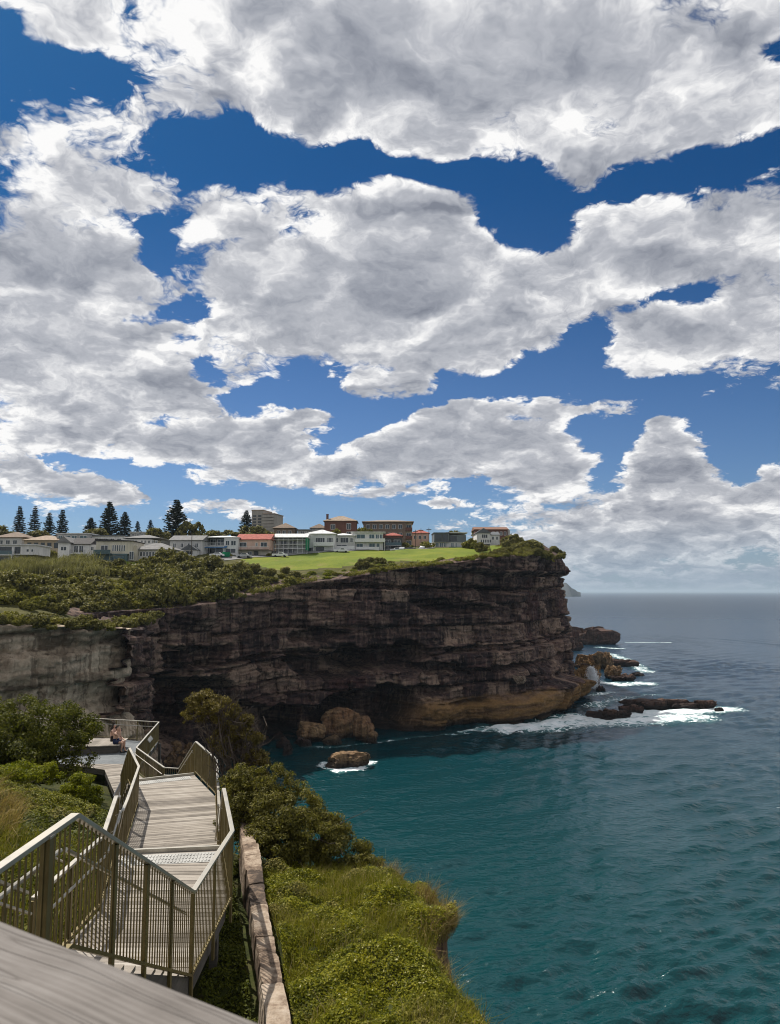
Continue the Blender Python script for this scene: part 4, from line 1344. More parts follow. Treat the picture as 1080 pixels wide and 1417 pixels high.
fill([(125, 800), (130, 784), (180, 782), (190, 800)], 24, 1.6, 2.6, GR + DK, 'leafy green bush beside the small patch of lawn', 'bush', 'bushes beside the small lawn patch', .32)
fill([(0, 868), (0, 858), (95, 862), (180, 866), (245, 868), (235, 874), (100, 870)], 40, 1.1, 2.2, GR + DK, 'small shrub growing along the ledge over the pale cliff face', 'shrub', 'shrubs along the ledge', .5)
fill([(160, 866), (160, 856), (240, 850), (245, 866)], 10, 1.2, 2.0, GR, 'small shrub under the dark overhang', 'shrub', 'shrubs under the overhang', .5)
fill([(300, 838), (330, 822), (410, 808), (400, 815), (330, 834)], 14, .8, 1.5, GR + DK, 'small shrub at the cliff edge below the thicket', 'shrub', 'shrubs at the left cliff edge', .5, .8)
fill([(420, 805), (420, 797), (480, 786), (560, 780), (600, 778), (600, 784), (520, 794)], 34, 1.1, 2.2, LO + GR + LO, 'low bright shrub along the cliff edge in front of the lawn', 'shrub', 'low shrubs in front of the lawn', .4, .9)
fill([(490, 792), (490, 782), (530, 778), (530, 790)], 4, 2.0, 2.6, DK, 'dark rounded bush at the cliff edge in front of the lawn', 'bush', 'dark bushes at the lawn edge', .4)
fill([(590, 783), (600, 775), (690, 768), (700, 773)], 30, 1.0, 1.9, LO + LO + GR, 'bright green shrub at the cliff edge near the two right houses', 'shrub', 'bright shrubs at the right cliff edge', .36, .85)
fill([(655, 766), (660, 758), (720, 752), (735, 764), (700, 770)], 18, 1.6, 2.8, GR + DK, 'leafy bush in the garden beside the white gabled house', 'bush', 'garden bushes at the right end', .42)
for k in range(40):
    t = rb.uniform(0, 1); s0 = rb.uniform(-1, 6)
    i = rb.choice([0, 1, 1, 2, 2, 3])
    pl = [(rimp[-3].x, rimp[-3].y), (rimp[-2].x, rimp[-2].y), (rimp[-1].x, rimp[-1].y), tail[0][:2], tail[1][:2]]
    a, b_ = pl[i], pl[i + 1]
    x, y = a[0] + (b_[0] - a[0]) * t - s0 * .75, a[1] + (b_[1] - a[1]) * t + s0 * .5
    far_bush(Vector((x, y, hland(x, y))), rb.uniform(1.3, 2.7), DK, 'dark windswept shrub capping the right end of the cliff', 'shrub', 'windswept bushes on the cliff top')

# low cover along the far rim (nobody could count it)
r_ = np.random.default_rng(8)
rp, rs = resample([(q.x, q.y) for q in rimp[5:]], .5)
k = r_.integers(0, len(rp) - 1, 26000)
Tn = np.gradient(rp, axis=0); Tn /= np.linalg.norm(Tn, axis=1)[:, None]
inn = np.stack([-Tn[:, 1], Tn[:, 0]], 1)
off = np.abs(r_.normal(0, 2.6, len(k))) - .2
P2 = rp[k] + inn[k] * off[:, None]
dens = vnoise(P2[:, 0] / 4, P2[:, 1] / 4, seed=12) > -.15
P2 = P2[dens]
Pz = hfar(P2[:, 0], P2[:, 1]) + .5 * fbm(P2[:, 0] / 14, P2[:, 1] / 14, seed=6, octaves=4) + np.abs(r_.normal(0, .35, len(P2))) + .1
v, f = leaves(np.stack([P2[:, 0], P2[:, 1], Pz], 1), np.tile([0, 0, 1.0], (len(P2), 1)), .34, .24, r_, .2, .9)
o = mesh_obj('ground_cover', v, f, M_leaf_far2)
props(o, kind='stuff')

# --- near plants
def near_z(x, y): return float(hnear(np.array([x]), np.array([y]))[0])
# large shrub left of the viewing deck
lb = [(-1.0, 0, 1.9, 2.3, 1.9, 1.25), (1.6, .4, 2.2, 1.8, 1.6, 1.2), (-3.6, .3, 1.6, 2.1, 1.8, 1.2), (.3, -.9, 1.1, 2.2, 1.4, .9), (-2.4, -1.2, .9, 2.0, 1.4, .8), (2.3, .8, 1.9, 1.0, 1.2, 1.0), (-5.6, .2, 1.3, 1.8, 1.8, 1.0), (2.2, -.6, .9, 1.2, 1.0, .7), (.4, .8, 2.9, 1.2, 1.1, .7), (-7.6, 1.0, 1.3, 2.0, 1.8, 1.1), (-1.0, -2.0, .6, 2.2, 1.2, .8), (1.6, -1.4, .7, 1.5, 1.0, .7), (-4.0, -2.0, .8, 2.2, 1.4, .9), (-6.5, -1.5, .8, 2.2, 1.4, .9), (2.7, -.4, 1.0, .9, .9, .7), (-2.0, .6, 2.9, 1.3, 1.1, .7)]
bx_, by_ = -15.6, 31.2
plant('large_bush', (bx_, by_, near_z(bx_, by_) - .1), bush_meshes('a', lb, 105000, .14, .062, M_leaf_a, 501, 42, .28, 30, (0, 0, 0), .09, twigs=4), 'broad dark olive shrub hiding the left end of the viewing deck', 'shrub')
lb = [(0, 0, .85, .62, .6, .6), (.25, -.1, .5, .55, .5, .45), (-.35, .1, .55, .55, .5, .45)]
bx_, by_ = -11.5, 28.6
plant('bush', (bx_, by_, near_z(bx_, by_) - .05), bush_meshes('b', lb, 9000, .10, .045, M_leaf_c, 502, 34, .32, 6, (0, 0, 0), .035, twigs=3), 'small round bright green bush beside the corner of the viewing deck', 'bush')
lb = [(0, 0, .5, .8, .7, .45), (.7, .3, .5, .6, .6, .42), (-.8, -.2, .45, .7, .6, .4)]
bx_, by_ = -12.6, 25.8
plant('bush', (bx_, by_, near_z(bx_, by_) - .05), bush_meshes('b', lb, 8000, .09, .045, M_leaf_c, 505, 30, .32, 5, (0, 0, 0), .03), 'low lime green bush on the bank uphill of the long deck', 'bush')
# coastal bush on the sea side: lower dense part and a leaning bare topped one behind
lb = [(-.9, .5, 1.25, .85, .9, .80), (-.2, .2, 1.15, .95, .9, .78), (.55, -.1, .85, .85, .8, .62), (1.15, -.45, .55, .7, .7, .48), (-.4, -.5, .75, .8, .7, .6), (.4, -.7, .50, .75, .6, .45), (-1.35, .7, 1.85, .55, .6, .50), (1.65, -.8, .3, .5, .5, .40), (-.7, .6, 1.95, .5, .5, .4), (-1.5, .3, 1.0, .5, .5, .5)]
bx_, by_ = -2.25, 18.2
plant('coastal_bush', (bx_, by_, near_z(bx_, by_) - .05), bush_meshes('c', lb, 56000, .082, .034, M_leaf_b, 503, 42, .26, 18, (-.1, 0, 0), .055, twigs=4), 'dense wind pruned coastal bush at the headland edge above the water', 'bush')
lb = [(-1.35, 0, 4.30, .50, .5, .30), (-.85, 0, 4.10, .50, .5, .34), (-.40, 0, 3.7, .42, .5, .40), (-1.6, 0, 3.95, .38, .4, .3), (-.05, 0, 3.2, .40, .4, .45), (.2, 0, 2.6, .40, .4, .45), (-.75, 0, 3.2, .4, .4, .4), (.35, 0, 2.0, .4, .4, .4)]
bx_, by_ = -3.95, 21.4
t_ = plant('coastal_bush', (bx_, by_, near_z(bx_, by_) - .05), bush_meshes('d', lb, 17000, .080, .034, M_leaf_e, 504, 42, .27, 22, (.25, 0, 0), .05, bark=M_bark_pale, twigs=14), 'tall leaning bush with bare brown twigs and a thin crown behind the dense one', 'bush')
r_ = np.random.default_rng(77)
mb = MB()
for i in range(460):
    t0_ = r_.uniform(.30, .92)
    s_ = np.array((.25 - 1.15 * t0_ ** 1.4 + r_.normal(0, .10 + .30 * t0_), r_.normal(.1, .3), 4.1 * t0_ + r_.normal(0, .15)))
    e_ = s_ + np.array((r_.normal(.10, .26), r_.normal(0, .22), r_.uniform(.3, .95)))
    limb(mb, s_, e_, .012, .004, r_, 4, .2, 4)
for i in range(40):
    s_ = np.array((r_.normal(.55, .25), r_.normal(0, .25), r_.uniform(.9, 1.9)))
    limb(mb, s_, s_ + np.array((r_.uniform(.1, .7), r_.normal(0, .25), r_.uniform(0, .7))), .012, .003, r_, 5, .3, 4)
for i in range(7):
    limb(mb, (.25 + r_.normal(0, .08), r_.normal(0, .1), 0), (-.5 + r_.normal(0, .4), r_.normal(0, .3), r_.uniform(2.4, 3.6)), .055, .014, r_, 6, .1, 6)
mb.build('twig', M_bark_pale, t_)

# --- near ground cover
def on_near(n, poly, r_):
    xs = [p_[0] for p_ in poly]; ys = [p_[1] for p_ in poly]
    x = r_.uniform(min(xs), max(xs), n * 3); y = r_.uniform(min(ys), max(ys), n * 3)
    k = inpoly(x, y, poly)
    x, y = x[k][:n], y[k][:n]
    return x, y
edge_in = [(q[0], q[1]) for q in near_edge[:9]]
rpoly = [(-.75, 4), (1.85, 4), (1.62, 7), (1.38, 10.8), (1.10, 11.9), (.66, 12.95), (1.20, 13.75), (1.20, 14.4), (.90, 15.2), (.05, 16.7), (-1.2, 18.5), (-2.6, 17), (-2.9, 16.2), (-1.95, 13.4), (-1.2, 10.2), (-.95, 8.5)]
r_ = np.random.default_rng(31)
def cover(name, poly, n, ln, hmax, mat, r_, up=.5, hs=.9, cut=None, jit=.75, ms=.42):
    x, y = on_near(n, poly, r_)
    mound = .5 + .5 * fbm(x / ms, y / ms, seed=61, octaves=3)
    keep = mound > (-.1 if cut is None else cut)
    x, y, mound = x[keep], y[keep], mound[keep]
    z = hnear(x, y) + np.clip(mound, 0, 1.2) * hmax * r_.uniform(.25, 1, len(x)) ** .5
    eps = .05
    gx_ = fbm((x + eps) / ms, y / ms, seed=61, octaves=3) - fbm((x - eps) / ms, y / ms, seed=61, octaves=3)
    gy_ = fbm(x / ms, (y + eps) / ms, seed=61, octaves=3) - fbm(x / ms, (y - eps) / ms, seed=61, octaves=3)
    N = np.stack([-gx_ * hmax * 4, -gy_ * hmax * 4, np.ones(len(x))], 1)
    v, f = leaves(np.stack([x, y, z], 1), N, ln, ln * .6, r_, up, jit)
    o = mesh_obj(name, v, f, mat)
    return props(o, kind='stuff')
cover('ground_cover', rpoly, 190000, .046, .38, M_cover, r_, jit=.65, ms=.62)
# grass blades and flower stems on the sea side, longer and dry towards the edge
x, y = on_near(26000, rpoly, r_)
ed = polydist(x, y, edge_in, False)
k = (vnoise(x / .8, y / .8, seed=5) + .9 * np.exp(-ed / .5)) > .12
x, y = x[k], y[k]
z = hnear(x, y) + .02
D = np.stack([r_.normal(.10, .28, len(x)), r_.normal(0, .28, len(x)), np.ones(len(x))], 1)
v, f = blades(np.stack([x, y, z], 1), D, .34, .0045, r_)
props(mesh_obj('grass', v, f, M_blade), kind='stuff')
ex, es = resample([(q[0], q[1]) for q in near_edge[1:11]], .02)
for c0, n_, sd in ((13.6, 700, .4), (15.0, 300, .4), (12.2, 170, .4), (16.4, 320, .4), (10.4, 90, .4)):
    i = np.argmin(np.abs(ex[:, 1] - c0))
    tt_ = np.clip(r_.normal(i, sd / .02 * .6, n_).astype(int), 0, len(ex) - 1)
    x = ex[tt_, 0] - np.abs(r_.normal(.12, .12, n_)); y = ex[tt_, 1] + r_.normal(0, .1, n_)
    z = hnear(x, y)
    D = np.stack([r_.normal(.25, .25, n_), r_.normal(.0, .25, n_), np.ones(n_)], 1)
    v, f = blades(np.stack([x, y, z], 1), D, .50, .0036, r_)
    t_ = mesh_obj('grass_tuft', v - np.array([ex[i, 0], ex[i, 1], 30]), f, M_dry)
    t_.location = (ex[i, 0], ex[i, 1], 30)
    props(t_, {13.6: 'largest dry grass tuft leaning over the headland edge', 15.0: 'dry grass tuft at the far corner of the headland edge', 12.2: 'sparse dry grass tuft below the largest tuft', 16.4: 'dry grass tuft at the foot of the coastal bush', 10.4: 'thin dry stalks at the lowest visible headland edge'}[c0], 'grass tuft')
# between wall and boardwalk, and uphill of the boardwalk
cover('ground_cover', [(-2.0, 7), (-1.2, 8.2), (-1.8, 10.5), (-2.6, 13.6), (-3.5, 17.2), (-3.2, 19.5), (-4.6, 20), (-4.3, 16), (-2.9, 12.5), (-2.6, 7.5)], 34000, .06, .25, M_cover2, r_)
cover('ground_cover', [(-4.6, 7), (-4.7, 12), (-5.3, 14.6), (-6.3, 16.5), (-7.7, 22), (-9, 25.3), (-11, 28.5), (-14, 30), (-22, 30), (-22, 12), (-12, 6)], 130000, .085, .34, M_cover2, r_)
cover('ground_cover', [(-8.4, 20.8), (-9.3, 25.4), (-11.2, 28.2), (-14.5, 28), (-13.8, 24), (-12.2, 22.0), (-10.5, 20.6)], 70000, .06, .36, M_cover, r_, jit=.6)
x, y = on_near(14000, [(-8.5, 17.2), (-9.8, 20.5), (-12.4, 22.2), (-14.5, 24.5), (-20, 25), (-20, 16), (-13, 14.5), (-9, 15)], r_)
z = hnear(x, y)
D = np.stack([r_.normal(.45, .25, len(x)), r_.normal(-.1, .25, len(x)), np.ones(len(x))], 1)
v, f = blades(np.stack([x, y, z], 1), D, .75, .007, r_)
props(mesh_obj('dry_grass', v, f, M_dry), kind='stuff')
x, y = on_near(9000, [(-4.8, 9), (-5.2, 14), (-7.3, 19), (-10, 17), (-9, 9)], r_)
D = np.stack([r_.normal(.2, .35, len(x)), r_.normal(-.1, .35, len(x)), np.ones(len(x))], 1)
v, f = blades(np.stack([x, y, hnear(x, y)], 1), D, .5, .007, r_)
props(mesh_obj('grass', v, f, M_blade), kind='stuff')
# ---------------------------------------------------------------- houses
def wall_material(name, c, rough=.85):
    m, b, out = material(name)
    P = b.n('ShaderNodeNewGeometry').outputs['Position']
    n1 = b.noise(P, .35, 5, .6)
    n2 = b.noise(b.mapping(P, sc=(2.5, 2.5, .25)), 1.0, 4, .6)
    f = b.m('MULTIPLY_ADD', b.m('SUBTRACT', n2, .5), .7, n1)
    principled(b, out, b.mix(b.ss(f, .3, .75), tuple(q * .82 for q in c), tuple(min(.9, q * 1.06) for q in c)), rough, spec=.3)
    return m
W = {k: wall_material('render_' + k, c) for k, c in dict(white=(.72, .71, .69), cream=(.62, .57, .46), pale=(.58, .57, .55), grey=(.36, .36, .36), pink=(.62, .42, .33), brick=(.16, .075, .055), brown=(.20, .145, .11),
     teal=(.10, .155, .165), dark=(.075, .07, .068), sand=(.48, .39, .28), blue=(.06, .16, .32), green=(.01, .22, .10), concrete=(.36, .33, .30), slate=(.16, .18, .20)).items()}
def roof_material(name, c):
    m, b, out = material(name)
    P = b.n('ShaderNodeTexCoord').outputs['Object']
    wv = b.n('ShaderNodeTexWave', wave_type='BANDS', bands_direction='Z')
    b.put(wv.inputs['Vector'], P); wv.inputs['Scale'].default_value = 1.6; wv.inputs['Distortion'].default_value = .3
    n1 = b.noise(P, 1.0, 6, .65)
    principled(b, out, b.mix(b.ss(n1, .3, .75), tuple(q * .7 for q in c), tuple(q * 1.15 for q in c)), .85, b.bump(wv.outputs['Fac'], .3, .05), spec=.25)
    return m
RF = {k: roof_material('roof_' + k, c) for k, c in dict(grey=(.20, .195, .19), brown=(.20, .145, .105), terracotta=(.22, .115, .075), red=(.36, .10, .075), white=(.66, .66, .65), dark=(.055, .05, .05), tan=(.33, .25, .18), slate=(.13, .14, .15)).items()}
m_, b_, o_ = material('window_glass'); principled(b_, o_, (.030, .038, .045), .08, spec=.6); M_glass = m_
m_, b_, o_ = material('teal_glass'); principled(b_, o_, (.045, .095, .11), .08, spec=.6); M_glass2 = m_
M_white_paint = plain('white_paint', (.74, .74, .72), .5)
M_darkpaint = plain('dark_paint', (.05, .05, .05), .5)

class House:
    def __init__(s, X0, X1, Yt, Yb, d, wall, label, yaw=0.0, depth=9.0, name='house', cat='house', group='houses along the cliff top'):
        c = at((X0 + X1) / 2, Yb, d)
        s.w = (X1 - X0) / F * d
        s.h = (Yb - Yt) / F * d
        s.dep = depth
        s.t = empty(name, c, R(yaw), label, cat, group)
        s.wall_m = W[wall]
        s.n = 0
    def block(s, x0=0, x1=1, z0=0, z1=1, y0=0.0, y1=None, wall=None, name='wall', below=8.0):
        y1 = s.dep if y1 is None else y1
        zz = z0 * s.h - (below if z0 == 0 else 0)
        MB().box((x0 - .5) * s.w, (x1 - .5) * s.w, y0, y1, zz, z1 * s.h).build(name, W[wall] if wall else s.wall_m, s.t)
        return s
    def _win(s, x0, x1, z0, z1, y, glass, mull, frame):
        xa, xb, za, zb = (x0 - .5) * s.w, (x1 - .5) * s.w, z0 * s.h, z1 * s.h
        fr = MB()
        t = .09
        fr.box(xa, xb, y - .05, y + .03, za, za + t).box(xa, xb, y - .05, y + .03, zb - t, zb)
        fr.box(xa, xa + t, y - .05, y + .03, za + t, zb - t).box(xb - t, xb, y - .05, y + .03, za + t, zb - t)
        for i in range(1, mull + 1):
            xm = xa + (xb - xa) * i / (mull + 1)
            fr.box(xm - .04, xm + .04, y - .045, y + .03, za + t, zb - t)
        o = fr.build('window', frame, s.t)
        MB().box(xa + t, xb - t, y - .02, y + .02, za + t, zb - t).build('pane', glass, o)
    def win(s, lst, y=0.0, glass=None, mull=1, frame=None):
        for q in lst:
            s._win(*q, y, glass or M_glass, mull, frame or M_white_paint)
        return s
    def row(s, n, x0, x1, z0, z1, y=0.0, fill=.62, **kw):
        st = (x1 - x0) / n
        return s.win([(x0 + st * (i + .5 - fill / 2), x0 + st * (i + .5 + fill / 2), z0, z1) for i in range(n)], y, **kw)
    def balcony(s, x0, x1, z, out=1.6, mat=None, rail='glass', y=0.0):
        xa, xb, zz = (x0 - .5) * s.w, (x1 - .5) * s.w, z * s.h
        b_ = MB().box(xa, xb, y - out, y - .004, zz - .22, zz).build('balcony', mat or M_white_paint, s.t)
        g = MB()
        if rail == 'glass':
            g.box(xa + .03, xb - .03, y - out + .03, y - out + .06, zz + .002, zz + .95)
            g.build('balustrade', M_glass2, b_)
        elif rail == 'solid':
            g.box(xa, xb, y - out, y - out + .14, zz + .002, zz + .95).build('balustrade', mat or M_white_paint, b_)
        else:
            g.box(xa, xb, y - out, y - out + .05, zz + .90, zz + .96)
            k = int((xb - xa) / .35)
            for i in range(k + 1):
                xx_ = xa + .03 + (xb - xa - .06) * i / k
                g.box(xx_ - .02, xx_ + .02, y - out + .005, y - out + .045, zz + .002, zz + .90)
            g.build('balustrade', M_darkpaint if rail == 'dark' else M_white_paint, b_)
        for xx_ in (xa + .12, xb - .12):
            MB().box(xx_ - .08, xx_ + .08, y - out + .06, y - out + .22, -1.0 if z < .6 else .02, zz - .222).build('column', mat or M_white_paint, b_)
        return s
    def roof(s, kind, mat, rise=1.8, over=.45, x0=0, x1=1, z=1.0, y0=0.0, y1=None, name='roof', parent=None):
        y1 = s.dep if y1 is None else y1
        xa, xb, ya, yb, zz = (x0 - .5) * s.w - over, (x1 - .5) * s.w + over, y0 - over, y1 + over, z * s.h + .002
        mb = MB()
        t = .16
        if kind == 'flat':
            mb.box(xa, xb, ya, yb, zz, zz + .32)
        elif kind == 'hip':
            L, D = xb - xa, yb - ya
            k = min(L, D) / 2 * .98
            top = [(xa + k, ya + k, zz + t + rise), (xb - k, ya + k, zz + t + rise), (xb - k, yb - k, zz + t + rise), (xa + k, yb - k, zz + t + rise)]
            lo = [(xa, ya, zz), (xb, ya, zz), (xb, yb, zz), (xa, yb, zz)]
            md = [(a, b_, zz + t) for a, b_, _ in lo]
            mb.add(lo + md + top, [(3, 2, 1, 0), (0, 1, 5, 4), (1, 2, 6, 5), (2, 3, 7, 6), (3, 0, 4, 7), (4, 5, 9, 8), (5, 6, 10, 9), (6, 7, 11, 10), (7, 4, 8, 11), (8, 9, 10, 11)])
        elif kind == 'gable_x':
            ym = (ya + yb) / 2
            mb.add([(xa, ya, zz), (xb, ya, zz), (xb, yb, zz), (xa, yb, zz), (xa, ya, zz + t), (xb, ya, zz + t), (xb, yb, zz + t), (xa, yb, zz + t), (xa, ym, zz + t + rise), (xb, ym, zz + t + rise)],
                   [(3, 2, 1, 0), (0, 1, 5, 4), (1, 2, 6, 9, 5), (2, 3, 7, 6), (3, 0, 4, 8, 7), (4, 5, 9, 8), (6, 7, 8, 9)])
        elif kind == 'gable_y':
            xm = (xa + xb) / 2
            mb.add([(xa, ya, zz + rise * .0), (xb, ya, zz), (xb, yb, zz), (xa, yb, zz), (xa, ya, zz + t), (xb, ya, zz + t), (xb, yb, zz + t), (xa, yb, zz + t), (xm, ya, zz + t + rise), (xm, yb, zz + t + rise)],
                   [(3, 2, 1, 0), (0, 1, 5, 8, 4), (1, 2, 6, 5), (2, 3, 7, 9, 6), (3, 0, 4, 7), (5, 6, 9, 8), (7, 4, 8, 9)])
            # the gable wall below the verge
            xi, xj = xa + over + .02, xb - over - .02
            g = MB().add([(xi, y0 - .012, zz + .01), (xj, y0 - .012, zz + .01), ((xi + xj) / 2, y0 - .012, zz + rise * .8)], [(0, 1, 2)])
        elif kind == 'skillion':
            mb.add([(xa, ya, zz), (xb, ya, zz), (xb, yb, zz), (xa, yb, zz), (xa, ya, zz + .2 + rise), (xb, ya, zz + .2), (xb, yb, zz + .2), (xa, yb, zz + .2 + rise)],
                   [(3, 2, 1, 0), (4, 5, 6, 7), (0, 1, 5, 4), (1, 2, 6, 5), (2, 3, 7, 6), (3, 0, 4, 7)])
        s.last_roof = mb.build(name, RF[mat], s.t)
        return s
    def chimney(s, x, y, z, h=1.6, wall='brick'):
        xx_ = (x - .5) * s.w
        MB().box(xx_ - .4, xx_ + .4, y - .4, y + .4, z * s.h, z * s.h + h).box(xx_ - .46, xx_ + .46, y - .46, y + .46, z * s.h + h, z * s.h + h + .15).build('chimney', W[wall], s.last_roof)
        return s
    def door(s, x0, x1, z1, mat=None, name='door'):
        MB().box((x0 - .5) * s.w, (x1 - .5) * s.w, -.05, .02, 0, z1 * s.h).build(name, mat or M_darkpaint, s.t)
        return s

House(-14, 50, 755, 782, 184, 'white', 'white flat roofed modern house with dark glazing, leftmost of the row', 6).block(0, .62, 0, .5).block(0, 1, .52, 1, -1.2).roof('flat', 'white', over=.3, y0=-1.2) \
    .win([(.14, .40, .08, .42), (.46, .60, .08, .42)], 0, mull=2).win([(.2, .5, .58, .92), (.56, .68, .58, .92)], -1.2, mull=2, frame=M_darkpaint).win([(.80, .86, .66, .82), (.90, .95, .66, .82)], -1.2, mull=0).balcony(0, .55, .52, 1.2, y=-1.2)
House(-8, 34, 744, 757, 232, 'pale', 'pale house with a broad brown hipped roof behind the leftmost white house', 0).block(0, .9).roof('hip', 'brown', 2.0).row(3, .1, .8, .2, .75)
House(34, 84, 748, 762, 226, 'sand', 'low sand coloured house with a tan tiled roof left of the white gabled house', 4).block().roof('hip', 'tan', 1.7).row(5, .05, .95, .25, .8, frame=M_darkpaint)
House(84, 134, 752, 774, 205, 'white', 'white house with grey gabled roof and shaded balcony, left of the cream house', 4, 10).block(0, .30, 0, 1, -1.8).block(.30, 1, 0, .93).roof('gable_y', 'grey', 1.7, x0=0, x1=.30, y0=-1.8).roof('gable_x', 'dark', 2.0, x0=.28, x1=.78, z=.93) \
    .win([(.07, .23, .52, .78)], -1.8).win([(.36, .48, .42, .86), (.50, .62, .42, .86), (.82, .9, .55, .8)], 0).win([(.34, .5, .0, .26), (.56, .7, .0, .26), (.84, .95, .06, .36)], 0).balcony(.31, .74, .36, 1.5, rail='dark')
House(133, 187, 749, 777, 203, 'cream', 'large cream house with long strip windows above a teal lower storey', 3, 11).block(0, .92, .38, 1).block(0, .8, 0, .38, -.6, None, 'teal', 'lower_wall').block(.8, 1, 0, .8, 1.0).roof('skillion', 'dark', .5, .3, 0, .92) \
    .win([(.12, .30, .46, .80)], 0, mull=1).row(6, .40, .74, .50, .82, 0, .8, mull=0).win([(.18, .36, .04, .30), (.84, .96, .08, .5)], -.6 if False else 0).win([(.42, .74, .03, .30)], -.6, M_glass2, 3, M_darkpaint).balcony(.0, .42, .39, 1.4, W['teal'], 'solid', -.6)
House(78, 124, 739, 752, 228, 'grey', 'flat topped grey house with a glazed upper floor behind the white gabled house', 0).block(.0, 1).roof('flat', 'white', over=.2).win([(.05, .18, .2, .85), (.22, .42, .2, .85), (.46, .62, .2, .85), (.70, .92, .2, .85)], 0, M_glass2, 1)
House(121, 172, 742, 752, 230, 'white', 'long low white house with a flat grey roof behind the cream house', 0).block().roof('flat', 'slate', over=.3).row(5, .05, .95, .2, .7)
House(183, 238, 761, 777, 206, 'pale', 'low pale house with a wide grey brown hipped roof beside the cream house', -3).block().roof('hip', 'grey', 2.0, .6).row(8, .1, .72, .45, .85, 0, .8, mull=0).win([(.76, .96, .5, .9)]).door(.40, .47, .5)
House(172, 220, 745, 758, 226, 'white', 'white two storey house with a row of small windows behind the low pale house', 0).block(0, .8, 0, .9).roof('hip', 'grey', 1.2).row(5, .45, .98, .45, .8).row(3, .05, .4, .5, .8)
House(180, 240, 737, 743, 262, 'grey', 'long grey flat roofed building under the pines', 0).block().roof('flat', 'white', over=.4).row(9, .02, .98, .2, .8, 0, .5)
House(235, 283, 748, 770, 221, 'pale', 'two storey pale grey house with a grey roof and a small front gable', -2).block(0, .92, 0, 1).roof('gable_x', 'grey', 1.7, x1=.92).row(4, .02, .88, .55, .84, 0, .42).block(.45, .85, 0, .36, -3.0, -.004, 'white', 'porch_wall').roof('gable_y', 'slate', 1.6, .35, .45, .85, .36, -3.0, -.3, 'porch_roof').win([(.54, .76, .08, .32)], -3.0).win([(.04, .16, .06, .3), (.2, .36, .03, .34)], frame=M_darkpaint)
House(282, 329, 743, 768, 225, 'white', 'white house with deep open balconies and a blue awning', -2, 8).block(0, 1, 0, .06).block(0, .06, .06, .96).block(.60, 1, .06, .96).block(.06, .60, .06, .96, 2.2, None, 'dark', 'recess_wall').roof('hip', 'white', .7, .3, z=.96) \
    .win([(.64, .76, .52, .80), (.80, .95, .52, .80), (.64, .95, .10, .36)]).balcony(.05, .62, .50, 1.0, None, 'white').win([(.12, .3, .55, .9), (.34, .54, .55, .9), (.1, .5, .1, .42)], 2.2)
aw = MB().add([((.04 - .5) * 10.3, -1.4, 2.15), ((.70 - .5) * 10.3, -1.4, 2.15), ((.70 - .5) * 10.3, -.05, 2.75), ((.04 - .5) * 10.3, -.05, 2.75), ((.04 - .5) * 10.3, -1.4, 2.08), ((.70 - .5) * 10.3, -1.4, 2.08), ((.70 - .5) * 10.3, -.05, 2.68), ((.04 - .5) * 10.3, -.05, 2.68)],
    [(0, 1, 2, 3), (7, 6, 5, 4), (0, 4, 5, 1), (1, 5, 6, 2), (2, 6, 7, 3), (3, 7, 4, 0)])
aw.build('awning', W['blue'], bpy.data.objects[[o.name for o in col.objects if o.get('label', '').startswith('white house with deep')][0]])
House(327, 378, 747, 771, 227, 'pink', 'pink rendered house with a bright red metal roof', -2, 9).block(0, .92, .42, 1).block(.02, .88, 0, .42, .4, None, 'cream', 'lower_wall').roof('gable_x', 'red', 2.0, .35, x1=.92).win([(.08, .28, .58, .86), (.52, .58, .62, .84), (.66, .84, .58, .86)]).win([(.30, .42, .08, .34), (.10, .16, .12, .3)], .4).door(.48, .60, .34).balcony(.0, .90, .44, 1.4, W['brown'], 'white').chimney(.85, 5, 1.1, 1.2, 'pink')
H = House(379, 425, 743, 769, 231, 'grey', 'house under scaffolding with a white weather cover and green netting', -1, 8).block(.04, .94, 0, .94, 1.2, None, 'grey').roof('gable_x', 'white', 1.4, .3, z=.96, y0=-.2).win([(.2, .36, .55, .8), (.48, .64, .55, .8), (.3, .6, .1, .36)], 1.2, frame=M_darkpaint)
sc_ = MB()
for i in range(8):
    x = -.5 * H.w + H.w * i / 7
    for y in (-.1, .95):
        sc_.bar((x, y, -.5), (x, y, H.h * .96), .07, .07)
for k_ in range(4):
    z = H.h * (k_ + .6) / 4.2
    for y in (-.1, .95): sc_.bar((-.5 * H.w, y, z), (.5 * H.w, y, z), .06, .06)
    sc_.bar((-.5 * H.w, .42, z - .1), (.5 * H.w, .42, z - .1), .8, .05)
sc_.build('scaffold', M_white_paint, H.t)
MB().box(H.w * .46, H.w * .50, -.25, 6, H.h * .30, H.h * .96).build('netting', W['green'], H.t)
House(424, 464, 739, 766, 237, 'white', 'white two storey house with a pale hipped roof and front balcony', 0, 9).block(0, 1, 0, 1).roof('hip', 'white', 1.6, .5).win([(.32, .64, .48, .82), (.72, .92, .56, .82)], mull=3).win([(.08, .26, .10, .30), (.34, .62, .06, .34)], frame=M_darkpaint).balcony(.26, .96, .42, 1.5, None, 'solid').block(.12, .55, 0, .05, -1.9, -.01, 'brown', 'garage_wall')
House(455, 491, 741, 766, 240, 'pale', 'pale narrow house with a low roof between the two white houses', 0, 8).block(.1, 1, 0, 1, .8).roof('hip', 'white', .9, .4, .1, 1, y0=.8).win([(.16, .36, .62, .88), (.44, .76, .6, .9), (.82, .95, .62, .88)], .8, mull=2).balcony(.0, 1, .26, 1.0, None, 'solid', .8).win([(.3, .7, .33, .5)], .8)
